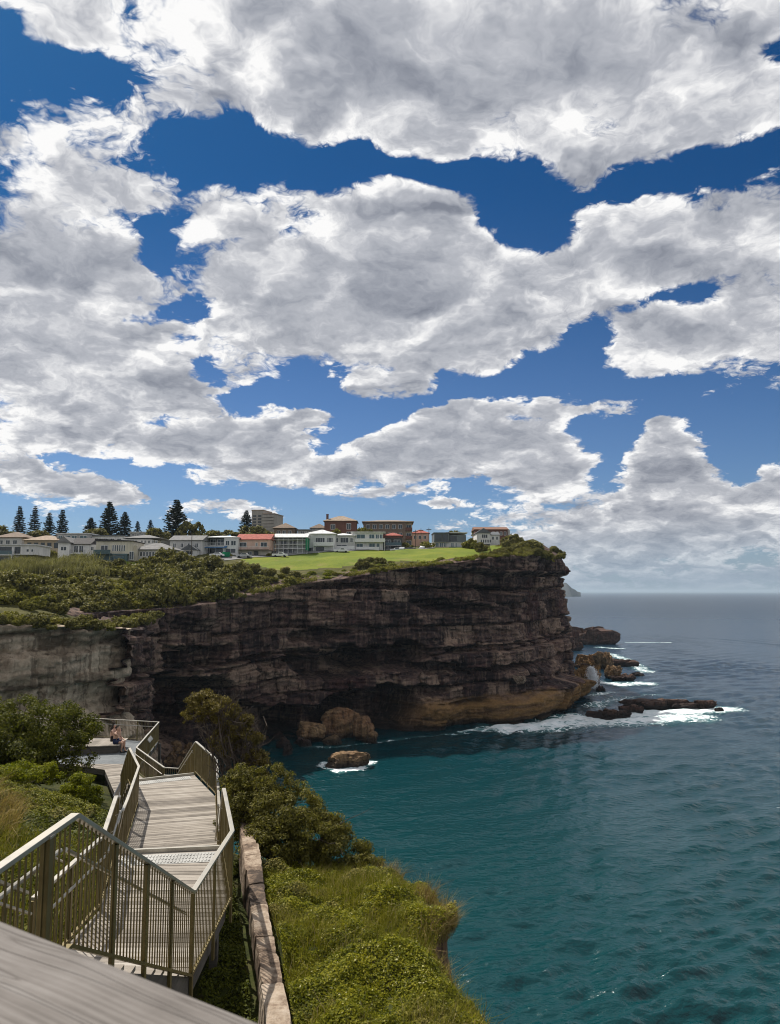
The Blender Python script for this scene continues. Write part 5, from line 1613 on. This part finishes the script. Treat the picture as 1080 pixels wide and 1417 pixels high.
House(488, 534, 737, 765, 242, 'white', 'modern white house with two wide bands of green tinted glass', 1, 9).block(0, .92, .54, 1).block(0, .92, 0, .54, .3).block(.82, 1, 0, .6, 1.5, None, 'dark', 'garage_wall').roof('flat', 'white', over=.5, x1=.95).win([(.12, .38, .62, .92), (.50, .66, .62, .92), (.70, .80, .62, .92), (.82, .91, .62, .92)], 0, M_glass2, 1).win([(.12, .32, .22, .46), (.50, .68, .18, .48), (.72, .82, .18, .48)], .3, M_glass2, 1).balcony(.0, .98, .56, .9, None, 'solid').balcony(.1, .8, .14, 1.2, None, 'solid')
House(449, 493, 721, 742, 268, 'brick', 'dark red brick house with a brown hipped roof standing behind the white houses', 0, 10).block().roof('hip', 'tan', 2.2, .5).win([(.70, .84, .45, .85), (.70, .84, .0, .3), (.2, .34, .45, .8)], frame=M_white_paint).chimney(.08, 2, 1.0, 2.6)
House(503, 571, 722, 760, 276, 'brown', 'long brown brick apartment block with balconies at its right end', 0, 12, 'apartment_block', 'apartment block').block(0, .86).block(.86, 1, 0, 1, 1.2, None, 'sand', 'end_wall').roof('hip', 'tan', 1.0, .6).row(6, .03, .82, .74, .90, 0, .6).row(5, .25, .82, .44, .60, 0, .55).row(4, .4, .82, .16, .30, 0, .5).win([(.88, .98, .72, .9), (.88, .98, .42, .6), (.88, .98, .14, .32)], 1.2).balcony(.84, 1.0, .70, 1.0, W['brick'], 'solid', 1.2).balcony(.84, 1.0, .40, 1.0, W['brick'], 'solid', 1.2)
House(531, 557, 744, 764, 249, 'dark', 'dark narrow house with a red tiled roof right of the modern white house', 0, 8).block().roof('hip', 'red', 1.2, .3, z=1.12).block(0, 1, 1.0, 1.12, 0, None, 'brick', 'parapet').win([(.1, .4, .55, .85), (.55, .9, .55, .85), (.1, .4, .12, .4)]).balcony(.05, .95, .46, 1.0, W['grey'], 'glass')
House(569, 594, 738, 748, 292, 'pink', 'distant house with an orange red roof behind the utility poles', 0, 9).block().roof('hip', 'red', 1.6, .4).row(3, .1, .9, .2, .7)
House(596, 646, 738, 762, 258, 'grey', 'modern house with a dark glazed upper floor over white ground floor frames', 2, 9).block(.10, .52, .52, 1, 0, None, 'slate', 'upper_wall').block(.5, 1.0, .50, .92, .9, None, 'slate', 'upper_wall').block(.06, .9, .0, .5, 1.0, None, 'pale').block(0, .5, 0, .22, -.6, -.004 + .9, 'sand', 'garden_wall').block(.5, 1, 0, .22, -.8, .8, 'teal', 'garden_wall').roof('flat', 'dark', over=.15, x0=.10, x1=.52, name='roof').roof('flat', 'white', over=.5, x0=.46, x1=1.0, z=1.02, y0=.9) \
    .win([(.13, .31, .58, .95), (.33, .49, .58, .95)], 0, M_glass, 1, M_darkpaint).win([(.54, .74, .56, .86)], .9, M_glass, 1, M_darkpaint).win([(.14, .24, .22, .48), (.26, .36, .22, .48), (.38, .46, .22, .48), (.58, .66, .22, .48), (.7, .76, .22, .48)], 1.0, M_glass2, 1)
House(660, 692, 738, 756, 267, 'white', 'white gabled house with bay windows near the right end of the cliff', 2, 8).block(0, .58, 0, 1, -.8).block(.58, 1, 0, .86).roof('gable_y', 'slate', 1.7, .3, 0, .58, y0=-.8).roof('gable_x', 'slate', 1.3, .25, .58, 1, .86).win([(.2, .46, .62, .92)], -.8, mull=2).row(5, .14, .62, .26, .52, -.8, .8, mull=0).win([(.66, .76, .5, .76), (.84, .94, .5, .76)]).block(.1, .55, 0, .16, -1.0, -.81, 'dark', 'base_wall')
House(658, 703, 733, 746, 285, 'brick', 'wide brick house with a brown tiled roof behind the white gabled house', 0, 10).block().roof('gable_x', 'terracotta', 1.3, .4).row(4, .5, .98, .4, .8).block(.92, 1.08, 0, 1.0, .5, None, 'pale', 'side_wall')
T = House(347, 381, 706, 745, 345, 'concrete', 'tall grey concrete apartment tower rising above the rooftops', -12, 11, 'apartment_tower', 'apartment tower').block(0, .50, 0, 1.0).block(.5, 1, 0, .86, -.6)
T.roof('flat', 'tan', over=.15, x1=.5).roof('flat', 'tan', over=.3, x0=.5, z=.86, y0=-.6)
for k_ in range(6):
    z = .20 + k_ * .11
    T.balcony(.5, 1.02, z, 1.0, W['concrete'], 'solid', -.6) if z < .8 else None
    T.win([(.06, .20, z + .02, z + .085), (.28, .42, z + .02, z + .085)], 0, frame=M_darkpaint).win([(.55, .72, z + .02, z + .085), (.78, .95, z + .02, z + .085)], -.6, frame=M_darkpaint)
House(379, 408, 731, 742, 300, 'brown', 'brown house with a dark hipped roof just right of the tower', 0).block().roof('hip', 'brown', 2.4, .6).row(3, .1, .9, .2, .7)
House(412, 452, 731, 744, 300, 'grey', 'grey house with a dark slate roof left of the red brick house', 0).block(0, .45, 0, .8).roof('flat', 'slate', x1=.45, z=.8).block(.45, 1).roof('hip', 'brown', 2.0, .5, .45, 1).row(4, .05, .95, .3, .7)

# ---------------------------------------------------------------- trees by the houses
r_ = np.random.default_rng(90)
def pine_form(seed, wide=.21, tiers=17, dens=1.0):
    r_ = np.random.default_rng(seed)
    tv, lv, lf, k0 = MB(), [], [], 0
    tv.tube([(0, 0, -.05), (0.002, 0, .4), (0, .002, .8), (0, 0, .98)], [.020, .014, .008, .003], 7)
    for i in range(tiers):
        t = .10 + .87 * i / (tiers - 1)
        L = wide * (1 - ((t - .08) / .94) ** 1.5) * r_.uniform(.82, 1.12) + .016
        nb = 7 if t < .8 else 5
        for j in range(nb):
            if r_.random() < .10: continue
            a = 2 * math.pi * (j + r_.uniform(-.3, .3)) / nb + i * .7
            l = L * r_.uniform(.75, 1.1)
            up = .10 + .30 * t
            n = int(74 * dens * (l / wide + .25))
            s = r_.uniform(.15, 1, n)
            px = s * l * math.cos(a); py = s * l * math.sin(a); pz = t + s * l * up - .05 * l * np.sin(s * 3.0)
            w_ = .024 * (1.15 - s * .5)
            P = np.stack([px + r_.normal(0, w_, n) * math.sin(a), py + r_.normal(0, w_, n) * math.cos(a), pz + r_.normal(0, .006, n)], 1)
            v, f = leaves(P, np.tile([0, 0, 1.0], (n, 1)), .042, .022, r_, .2, .8)
            lv.append(v); lf.append(f + k0); k0 += len(v)
            tv.bar((0, 0, t), (l * .9 * math.cos(a), l * .9 * math.sin(a), t + l * .85 * up), .004, .004)
    o1 = mesh_obj('trunk', tv.v, tv.f, M_bark); o2 = mesh_obj('crown', np.concatenate(lv), np.concatenate(lf), M_leaf_pine)
    out = (o1.data, o2.data)
    bpy.data.objects.remove(o1); bpy.data.objects.remove(o2)
    return out
PF = [pine_form(1, .235, 17), pine_form(2, .21, 16), pine_form(3, .30, 19, 1.5), pine_form(4, .34, 14, 1.8)]
def pine(X, Yt, Yb, d, k, label, wide=1.0):
    q = at(X, Yb, d)
    h = (Yb - Yt) / F * d
    t = empty('pine_tree', q, rb.uniform(0, 6), label, 'pine tree', 'Norfolk pines behind the houses')
    for nm, me in zip(('trunk', 'crown'), PF[k]):
        o = bpy.data.objects.new(nm, me); link(o, t); o.scale = (h * wide, h * wide, h)
pine(26, 700, 745, 290, 0, 'leftmost tall pine standing clear against the sky')
pine(47, 700, 745, 290, 1, 'slim pine second from the end of the row of four')
pine(67, 709, 750, 280, 0, 'pine third in the row of four, shorter and partly in front of dark trees', 1.1)
pine(85, 705, 752, 275, 0, 'pine at the right of the row of four, above the flat topped grey house')
pine(125, 716, 752, 285, 2, 'short broad pine left of the tallest pine of the middle group', 1.25)
pine(150, 694, 752, 285, 2, 'tallest pine of the middle group, dense and dark')
pine(172, 708, 750, 285, 2, 'dense pine right of the tallest one in the middle group', 1.05)
pine(190, 721, 746, 290, 1, 'small thin pine between the middle group and the pale small pine', 1.2)
pine(208, 719, 746, 290, 1, 'small pale pine right of the middle group', 1.2)
pine(243, 691, 752, 262, 2, 'largest dark pine, broad at its base, above the grey two storey house', 1.18)
pine(341, 706, 742, 320, 2, 'pine standing directly left of the concrete tower', 1.1)
def tree(X, Yt, Yb, d, wpx, form, label, group=None):
    q = at(X, Yb, d)
    h = (Yb - Yt) / F * d; wd = wpx / F * d
    t = empty('tree', q - Vector((0, 0, .3)), rb.uniform(0, 6), label, 'tree', group)
    o = bpy.data.objects.new('crown', FORMS[form]); link(o, t); o.scale = (wd * .62, wd * .62, h * .72); o.location = (0, 0, h * .16)
    MB().tube([(0, 0, -1), (.1, 0, h * .3), (0, .1, h * .6)], [.22, .17, .1], 7).build('trunk', M_bark, t)
tree(264, 712, 752, 258, 34, 'dark1', 'rounded dark tree against the right side of the largest pine')
tree(222, 726, 752, 255, 30, 'dark0', 'low dark tree at the left foot of the largest pine')
tree(8, 724, 750, 270, 44, 'dark2', 'dark wide tree at the far left behind the brown roofs')
tree(55, 730, 750, 262, 34, 'dark3', 'dark low tree below the row of four pines')
tree(105, 738, 752, 268, 30, 'dark4', 'low dark tree right of the row of four pines')
tree(140, 728, 752, 275, 40, 'dark0', 'dark tree filling the foot of the middle pine group')
tree(297, 730, 750, 250, 30, 'dark3', 'dark palm like tree behind the house with the blue awning')
tree(325, 728, 750, 285, 40, 'dark1', 'spreading tree left of the pine by the tower')
tree(362, 724, 750, 300, 44, 'dark2', 'broad tree in front of the concrete tower')
tree(390, 728, 752, 280, 40, 'green0', 'pale green tree behind the house under scaffolding')
tree(345, 732, 752, 275, 34, 'green1', 'olive tree behind the red roofed house')
tree(415, 738, 756, 262, 30, 'green2', 'small tree behind the scaffolding between the roofs')
tree(466, 724, 746, 256, 24, 'green3', 'yellow green tree in front of the red brick house')
tree(498, 716, 746, 262, 20, 'green0', 'tall thin tree between brick house and brown apartment block')
tree(512, 726, 748, 258, 16, 'dark4', 'narrow dark tree before the brown apartment block')
tree(548, 738, 764, 256, 18, 'dark0', 'dark shrubby tree in front of the brown apartment block')
tree(563, 744, 764, 254, 18, 'green1', 'green tree at the right foot of the brown apartment block')
tree(592, 742, 763, 254, 22, 'green2', 'bushy green tree left of the modern glazed house')
tree(648, 735, 764, 250, 28, 'green3', 'leafy tree between the modern house and the white gabled house')
tree(632, 731, 750, 280, 26, 'dark2', 'dark tree behind the modern glazed house')
tree(660, 728, 745, 292, 24, 'dark3', 'dark dome shaped tree behind the wide brick house')
tree(712, 733, 764, 262, 34, 'dark1', 'dark windswept tree right of the white gabled house')
tree(735, 742, 766, 250, 40, 'dark4', 'low windswept tree near the top of the cliff end')
tree(690, 744, 764, 256, 28, 'green0', 'green garden tree in front of the wide brick house')
tree(205, 742, 758, 240, 24, 'green1', 'yellow green tree among the white roofs')
tree(165, 735, 750, 250, 20, 'green2', 'bright green tree behind the long low white house')
for i, (X, Yb, d, s) in enumerate([(318, 770, 222, 2.0), (228, 776, 208, 2.4), (375, 770, 226, 1.8), (580, 762, 252, 2.0), (120, 778, 200, 2.2), (196, 780, 200, 2.2), (262, 774, 214, 2.2), (60, 776, 196, 2.6), (70, 770, 210, 2.8)]):
    far_bush(at(X, Yb, d) - Vector((0, 0, .3)), s, GR, 'garden shrub by the street in front of the houses', 'shrub', 'garden shrubs by the street')

# ---------------------------------------------------------------- cars, bins, poles on the cliff top street
M_tyre = plain('tyre', (.02, .02, .02), .8)
def car(X, Yb, d, mat, label, yaw, ute=False):
    q = at(X, Yb, d); q.z += .0
    t = empty('parked_car', q, R(yaw), label, 'car', 'cars parked on the cliff top street')
    b = MB()
    prof = [(-2.2, .35), (-2.2, .85), (-1.95, .95), (-1.0, 1.0), (-.45, 1.42), (.75, 1.45), (1.3, .98), (2.1, .85), (2.2, .4)] if not ute else [(-2.4, .4), (-2.4, 1.0), (-.5, 1.0), (-.35, 1.55), (.7, 1.55), (1.25, 1.05), (2.2, .92), (2.3, .4)]
    n = len(prof)
    vs = [(x, -.82, z) for x, z in prof] + [(x, .82, z) for x, z in prof]
    b.add(vs, [tuple(range(n)), tuple(range(2 * n - 1, n - 1, -1))] + [(i, n + i, n + (i + 1) % n, (i + 1) % n) for i in range(n)])
    b.build('body', mat, t, bevel=.05)
    g = MB()
    for s in (-1, 1):
        g.add([(-.75 if not ute else -.32, s * .83, 1.03), (.95, s * .83, 1.03), (.62, s * .83, 1.38), (-.38 if not ute else -.22, s * .83, 1.38)], [(0, 1, 2, 3)])
    g.build('window', M_glass, t)
    for x in (-1.35, 1.35):
        for s in (-1, 1):
            w_ = MB().tube([(x, s * .62, .32), (x, s * .86, .32)], .32, 12).build('wheel', M_tyre, t)
m_, b_, o_ = material('car_white'); principled(b_, o_, (.75, .75, .75), .25, spec=.6); M_cw = m_
m_, b_, o_ = material('car_grey'); principled(b_, o_, (.12, .125, .13), .25, spec=.6); M_cg = m_
m_, b_, o_ = material('car_silver'); principled(b_, o_, (.42, .43, .44), .3, spec=.6); M_cs = m_
car(473, 765, 234, M_cw, 'white utility truck parked before the pale narrow house', 2, True)
car(549, 764, 244, M_cw, 'white car parked by the brown apartment block', 8)
car(557, 763, 245, M_cs, 'silver car parked right beside the white one at the brown block', 80)
car(567, 763, 246, M_cg, 'dark grey car at the right of the small parked row', 5)
car(301, 771, 219, M_cw, 'white car in front of the house with the blue awning', 0)
car(338, 772, 220, M_cs, 'silver car in front of the red roofed house', -4)
car(388, 771, 224, M_cw, 'white van like car by the scaffolded house', 0, True)
car(586, 761, 252, M_cw, 'white car on the street left of the modern glazed house', 70)
bn = empty('skip_bin', at(313.5, 771, 220), 0, 'green skip bin on the street near the red roofed house', 'bin')
MB().add([(-.8, -.8, .1), (.8, -.8, .1), (.8, .8, .1), (-.8, .8, .1), (-1, -1, 1.4), (1, -1, 1.4), (1, 1, 1.4), (-1, 1, 1.4)], [(3, 2, 1, 0), (4, 5, 6, 7), (0, 1, 5, 4), (1, 2, 6, 5), (2, 3, 7, 6), (3, 0, 4, 7)]).build('bin_body', W['green'], bn)
MB().box(-1.05, 1.05, -1.05, 1.05, 1.402, 1.5).build('lid', W['green'], bn)
for X, Yt, Yb, d, lb in [(575.5, 733, 764, 262, 'leftmost of the utility poles before the orange red roof'), (583, 731, 764, 268, 'middle utility pole before the orange red roof'), (594, 730, 764, 265, 'utility pole with crossarm beside the modern glazed house'), (265, 738, 774, 215, 'thin pole in front of the pale grey two storey house'), (508, 722, 745, 272, 'thin mast on the roofline of the brown apartment block')]:
    q = at(X, Yb, d); h = (Yb - Yt) / F * d
    t = empty('utility_pole', q, 0, lb, 'utility pole', 'utility poles')
    MB().tube([(0, 0, -1), (0, 0, h)], [.14, .09], 8).build('pole', M_bark, t)
    if d != 215: MB().box(-.9, .9, -.06, .06, h * .90, h * .93).build('crossarm', M_bark, t)
# the street behind the lawn
sp = [at(300, 774, 214), at(350, 771, 222), at(420, 767, 232), at(480, 765, 238), at(560, 763, 247), at(600, 762, 252)]
st_, ss_ = resample([(q.x, q.y) for q in sp], 2.0)
tg = np.gradient(st_, axis=0); tg /= np.linalg.norm(tg, axis=1)[:, None]
nn_ = np.stack([-tg[:, 1], tg[:, 0]], 1)
rowsv = []
for o_ in np.linspace(-1.5, 4.5, 6):
    p_ = st_ + nn_ * o_
    rowsv.append(np.stack([p_[:, 0], p_[:, 1], hfar(p_[:, 0], p_[:, 1]) + .5 * fbm(p_[:, 0] / 14, p_[:, 1] / 14, seed=6, octaves=4) + .12], 1))
A_ = np.stack(rowsv, 1)
M_road = ground_material('street_asphalt', ((.16, .155, .15), (.22, .215, .21), (.29, .285, .28)), .4)
props(mesh_obj('road', A_.reshape(-1, 3), grid_faces(A_.shape[0], A_.shape[1]), M_road), kind='structure')
# ---------------------------------------------------------------- rocks in the sea
def rock_mesh(sx, sy, sz, seed, sub=4, strat=.5, rough=.16, flat=0.0, cuts=7, block=.42):
    bm = bmesh.new()
    bmesh.ops.create_icosphere(bm, subdivisions=sub, radius=1.0)
    V = np.array([v.co[:] for v in bm.verts])
    r_ = np.random.default_rng(seed)
    for i in range(cuts):                          # broken faces
        n = r_.normal(0, 1, 3); n[2] *= .5; n /= np.linalg.norm(n)
        d = r_.uniform(.52, .85)
        k = V @ n
        V = V - np.where(k > d, (k - d) * .92, 0)[:, None] * n
    if flat:
        V[:, 2] = np.where(V[:, 2] > flat, flat + (V[:, 2] - flat) * .12, V[:, 2])
    ang = np.arctan2(V[:, 1], V[:, 0])
    V[:, :2] *= (1 + .30 * fbm(np.cos(ang) * 1.6, np.sin(ang) * 1.6, seed * .37, 3, .6, seed))[:, None]
    V *= (sx, sy, sz)
    s = max(sx, sy)
    n1 = fbm(V[:, 0] / s * 2.2, V[:, 1] / s * 2.2, V[:, 2] / s * 2.2, 5, .6, seed)
    bl = cell(np.floor(V[:, 0] / s * 3.1 + .4 * n1), np.floor(V[:, 1] / s * 4.3 + .4 * n1), seed + 9) - .5
    led = np.floor(V[:, 2] / strat + .6 * vnoise(V[:, 0] / s * 2, V[:, 1] / s * 2, seed=seed + 5))
    step = (cell(led.astype(int), 1, seed) - .5)
    R_ = np.linalg.norm(V[:, :2], axis=1)[:, None] + 1e-6
    V[:, :2] += V[:, :2] / R_ * (n1 * rough * s + step * strat * .55)[:, None]
    V[:, 2] += n1 * rough * sz * (1.1 if block > .2 else .5) + bl * block * sz * (V[:, 2] > 0)
    for v, c in zip(bm.verts, V): v.co = c
    me = bpy.data.meshes.new('rock')
    bm.to_mesh(me); bm.free()
    return me
def rock(name, X, Yb, wpx, hpx, dep, mat, label, cat, seed, group=None, flat=.0, z0=0.0, sub=4, strat=.5, rz=0.0, sink=.3, rough=.16, block=.42):
    q = G(X, Yb, z0)
    w_ = wpx / F * q.y; h_ = hpx / F * q.y * 1.0
    me = rock_mesh(w_ / 2 * 1.05, w_ / 2 * dep, h_ / (1 - sink) * .62, seed, sub, strat, rough, flat, 7 if block > .2 else 12, block)
    me.materials.append(mat)
    o = bpy.data.objects.new(name, me); link(o)
    zs = [v.co.z for v in me.vertices]
    o.location = (q.x, q.y + w_ / 2 * dep * .6, z0 + h_ - max(zs))
    o.rotation_euler = (0, 0, rz)
    props(o, label, cat, group)
    return o
rock('boulder', 428, 1028, 50, 27, .8, M_boulder, 'wide split boulder at the cave mouth, left of the two big ones', 'boulder', 1, sub=5, rough=.07, block=.05, sink=.15)
rock('boulder', 470, 1022, 54, 40, .7, M_boulder, 'tallest boulder at the cave mouth, grey on top', 'boulder', 12, sub=5, rough=.07, block=.05, sink=.2)
rock('boulder', 504, 1026, 32, 33, .7, M_boulder, 'tan boulder leaning against the right of the tallest one', 'boulder', 3, sub=5, rough=.07, block=.05, sink=.2)
rock('boulder', 459, 1031, 34, 12, .8, M_boulder, 'small low boulder in front of the two big ones', 'boulder', 4, rough=.07, block=.05)
rock('boulder', 516, 1028, 17, 15, .8, M_boulder, 'small tan boulder at the right end of the cave mouth group', 'boulder', 5, rough=.07, block=.05)
rock('rock_islet', 481, 1063, 66, 20, .55, M_boulder, 'tan flat topped rock standing alone in the teal water ringed by foam', 'rock', 6, flat=.6, sub=5, strat=.7, rough=.12, block=.12)
rr = random.Random(3)
for i in range(22):
    X, Y = rr.uniform(222, 285), rr.uniform(1040, 1066)
    rock('boulder', X, Y, rr.uniform(12, 26), rr.uniform(7, 15), .85, M_boulder, 'dark brown boulder in the rubble at the back of the cove', 'boulder', 20 + i, 'rubble boulders in the cove', z0=1.2, sub=3, sink=.4)
for i in range(12):
    X, Y = rr.uniform(340, 425), rr.uniform(1022, 1044)
    rock('boulder', X, Y, rr.uniform(14, 30), rr.uniform(6, 12), .85, M_reef, 'low dark boulder at the foot of the shaded cliff left of the cave', 'boulder', 60 + i, 'low boulders left of the cave', z0=.1, sub=3, sink=.4)
# reef and ledges off the point
rock('reef', 843, 994, 62, 12, .35, M_reef, 'dark reef block nearest to the slab at the foot of the cliff', 'reef', 101, flat=.3, sub=5)
rock('reef', 879, 987, 34, 11, .4, M_reef, 'small reddish reef block in the middle of the white water', 'reef', 102, flat=.3)
rock('reef', 905, 980, 96, 12, .35, M_reef, 'long low reddish reef running out into the white water', 'reef', 103, flat=.25, sub=5)
rock('reef', 955, 981, 44, 9, .4, M_reef, 'low reef piece at the middle of the outer reef', 'reef', 104, flat=.25)
rock('reef', 976, 981, 40, 12, .4, M_reef, 'outermost reddish reef block at the tip of the reef', 'reef', 105, flat=.35)
rock('reef', 998, 984, 16, 5, .5, M_reef, 'last tiny rock awash beyond the reef tip', 'reef', 106)
rock('rock_ledge', 852, 940, 30, 18, .6, M_boulder, 'pale flat shelf rock right of the wave splash', 'rock', 107, flat=.3, sub=5)
rock('rock_ledge', 838, 926, 34, 24, .6, M_boulder, 'upright tan rock behind the wave splash', 'rock', 108, flat=.4, sub=5)
rock('rock_ledge', 866, 943, 32, 10, .5, M_reef, 'dark flat rock at the outer edge of the shelf', 'rock', 109, flat=.3)
rock('rock_ledge', 820, 925, 44, 22, .7, M_cliff, 'brown ledge joining the cliff foot to the tan rocks', 'rock', 110, flat=.4, sub=5)
rock('rock_ledge', 812, 946, 40, 26, .7, M_cliff, 'dark rock below the wave splash at the cliff foot', 'rock', 113, flat=.4, sub=5)
rock('rock_ledge', 832, 957, 16, 8, .7, M_reef, 'small rounded rock between the slab and the splash', 'rock', 114)
rock('rock_ledge', 862, 922, 54, 10, .5, M_reef, 'long dark shelf behind the pale flat rock', 'rock', 111, flat=.3)
rock('rock_ledge', 884, 936, 20, 6, .5, M_reef, 'small outer rock awash beyond the dark shelf', 'rock', 112)
rock('rock_ledge', 812, 892, 92, 24, .35, M_reef, 'far brown rock platform behind the point of the cliff', 'rock', 115, flat=.35, sub=5, strat=1.2, rough=.1)
rock('rock_ledge', 786, 900, 50, 26, .5, M_reef, 'far rock step between the platform and the cliff side', 'rock', 116, flat=.35, sub=5, strat=1.2, rough=.1)
rock('boulder', 720, 943, 16, 8, .8, M_wall, 'pale squared block lying on the cliff ledge', 'boulder', 117, z0=11.5, flat=.5)
rock('boulder', 668, 936, 14, 7, .8, M_wall, 'smaller pale block left on the cliff ledge', 'boulder', 118, z0=12, flat=.5)

# ---------------------------------------------------------------- foam and spray
def foam_material():
    m, b, out = material('sea_foam')
    P = b.n('ShaderNodeNewGeometry').outputs['Position']
    at_ = b.n('ShaderNodeAttribute', attribute_name='cover')
    cv = at_.outputs['Fac']
    wv = b.vm('ADD', P, b.vm('SCALE', b.noise(P, .22, 3, .5, out=1), 5.0))
    n1 = b.noise(b.mapping(wv, sc=(1, 2.0, 1)), .30, 9, .66)
    vn = b.voro(b.mapping(wv, sc=(1, 1.7, 1)), .42, 'DISTANCE_TO_EDGE')
    web = b.ss(vn, 0.0, .16, .16, -.10)
    th = b.m('SUBTRACT', .86, b.m('MULTIPLY', cv, .60))
    k = b.ss(b.m('ADD', n1, web), th, b.m('ADD', th, .10))
    p = principled(b, None, b.mix(b.ss(n1, .4, .7), (.60, .68, .69), (.86, .87, .87)), .85, b.bump(n1, .6, .5), spec=.2)
    aq = principled(b, None, (.10, .30, .31), .35, spec=.4)
    tr = b.n('ShaderNodeBsdfTransparent')
    m1 = b.n('ShaderNodeMixShader'); b.put(m1.inputs[0], b.m('MULTIPLY', b.ss(cv, .05, .9), .60))
    b.t.links.new(tr.outputs[0], m1.inputs[1]); b.t.links.new(aq.outputs[0], m1.inputs[2])
    m2 = b.n('ShaderNodeMixShader'); b.put(m2.inputs[0], k)
    b.t.links.new(m1.outputs[0], m2.inputs[1]); b.t.links.new(p.outputs[0], m2.inputs[2])
    b.t.links.new(m2.outputs[0], out.inputs[0])
    return m
M_foam = foam_material()
def foam(lines, label, z=.12, step=.8):
    """lines: list of (pixel polyline on the water, half width in metres, strength)"""
    L = []
    for pix, hw, st in lines:
        L.append(([tuple(G(X, Y, 0)[:2]) for X, Y in pix], hw, st))
    allp = [p_ for l in L for p_ in l[0]]
    mw = max(l[1] for l in L) + 2
    x0, x1 = min(p_[0] for p_ in allp) - mw, max(p_[0] for p_ in allp) + mw
    y0, y1 = min(p_[1] for p_ in allp) - mw, max(p_[1] for p_ in allp) + mw
    gx, gy = np.arange(x0, x1, step), np.arange(y0, y1, step)
    XX, YY = np.meshgrid(gx, gy, indexing='ij')
    C = np.zeros_like(XX)
    for pl, hw, st in L:
        d = polydist(XX, YY, pl, False)
        C = np.maximum(C, st * (1 - sst(d / hw, .0, 1.0)))
    gf = grid_faces(len(gx), len(gy))
    k = (C.ravel()[gf] > .01).any(1)
    used = np.unique(gf[k]); mp = np.full(XX.size, -1); mp[used] = np.arange(len(used))
    ux, uy = XX.ravel()[used], YY.ravel()[used]
    V = np.stack([ux, uy, z + wave_height(ux, uy)], 1)
    o = mesh_obj('sea_foam', V, mp[gf[k]], M_foam, smooth=True)
    a = o.data.attributes.new('cover', 'FLOAT', 'POINT')
    a.data.foreach_set('value', C.ravel()[used].astype(np.float32))
    props(o, kind='stuff')
foam([([(690, 1008), (750, 1003), (800, 992), (850, 995), (905, 985), (950, 985), (1005, 982)], 9, 1.12), ([(720, 1008), (800, 1000), (880, 997), (950, 992)], 15, .95), ([(640, 1014), (700, 1009)], 3.0, .8), ([(820, 978), (850, 968), (900, 962)], 6, .6)], 'a')
foam([([(835, 945), (860, 948), (892, 946)], 8, 1.2), ([(845, 905), (870, 915), (895, 930)], 7, .7), ([(880, 926), (900, 930)], 5, .8), ([(820, 962), (850, 958)], 5, .7)], 'b')
foam([([(830, 896), (860, 898)], 7, .75), ([(868, 889), (926, 889.5)], 5, .85)], 'c', step=1.6)
foam([([(446, 1061), (470, 1067), (500, 1063), (514, 1054)], 2.6, .95), ([(446, 1058), (450, 1055)], 1.6, .9)], 'd', step=.5)
foam([([(425, 1034), (470, 1034), (520, 1027), (560, 1022), (600, 1018), (650, 1016)], 2.0, .45)], 'e', step=.6)
r_ = np.random.default_rng(5)
c = G(823, 956, 0)
n = 5200
t = r_.uniform(0, 1, n) ** .8
wd = 2.3 * np.sin(np.clip(t * 1.1 + .25, 0, 1.5) * 2.0)
P = np.stack([c.x + r_.normal(0, .42, n) * wd - 1.0 * t, c.y + r_.normal(0, .42, n) * wd, 1.0 + t * 7.4 + r_.normal(0, .3, n)], 1)
m_, b_, o_ = material('white_spray'); p_ = principled(b_, None, (.88, .89, .90), .9, spec=.1); t2_ = b_.n('ShaderNodeBsdfTranslucent'); t2_.inputs[0].default_value = (.9, .91, .92, 1); x_ = b_.n('ShaderNodeMixShader'); x_.inputs[0].default_value = .6
for i_, q_ in ((1, p_), (2, t2_)): b_.t.links.new(q_.outputs[0], x_.inputs[i_])
b_.t.links.new(x_.outputs[0], o_.inputs[0]); M_spray = m_
v, f = leaves(P, np.tile([0, -1.0, .3], (n, 1)), .30, .22, r_, .3, .9)
props(mesh_obj('sea_spray', v, f, M_spray), kind='stuff')
# ---------------------------------------------------------------- sea air
m_ = bpy.data.materials.new('sea_haze'); m_.use_nodes = True
t_ = m_.node_tree
for nd in list(t_.nodes): t_.nodes.remove(nd)
b_ = NB(t_)
vo = b_.n('ShaderNodeVolumePrincipled')
vo.inputs['Color'].default_value = (.55, .68, .80, 1)
vo.inputs['Density'].default_value = 6.5e-5
vo.inputs['Anisotropy'].default_value = .2
oo = b_.n('ShaderNodeOutputMaterial')
t_.links.new(vo.outputs[0], oo.inputs['Volume'])
hb = MB().box(-46000, 46000, -3600, 46000, -4, 95).build('haze', m_)
props(hb, kind='stuff')
scene.cycles.volume_bounces = 0
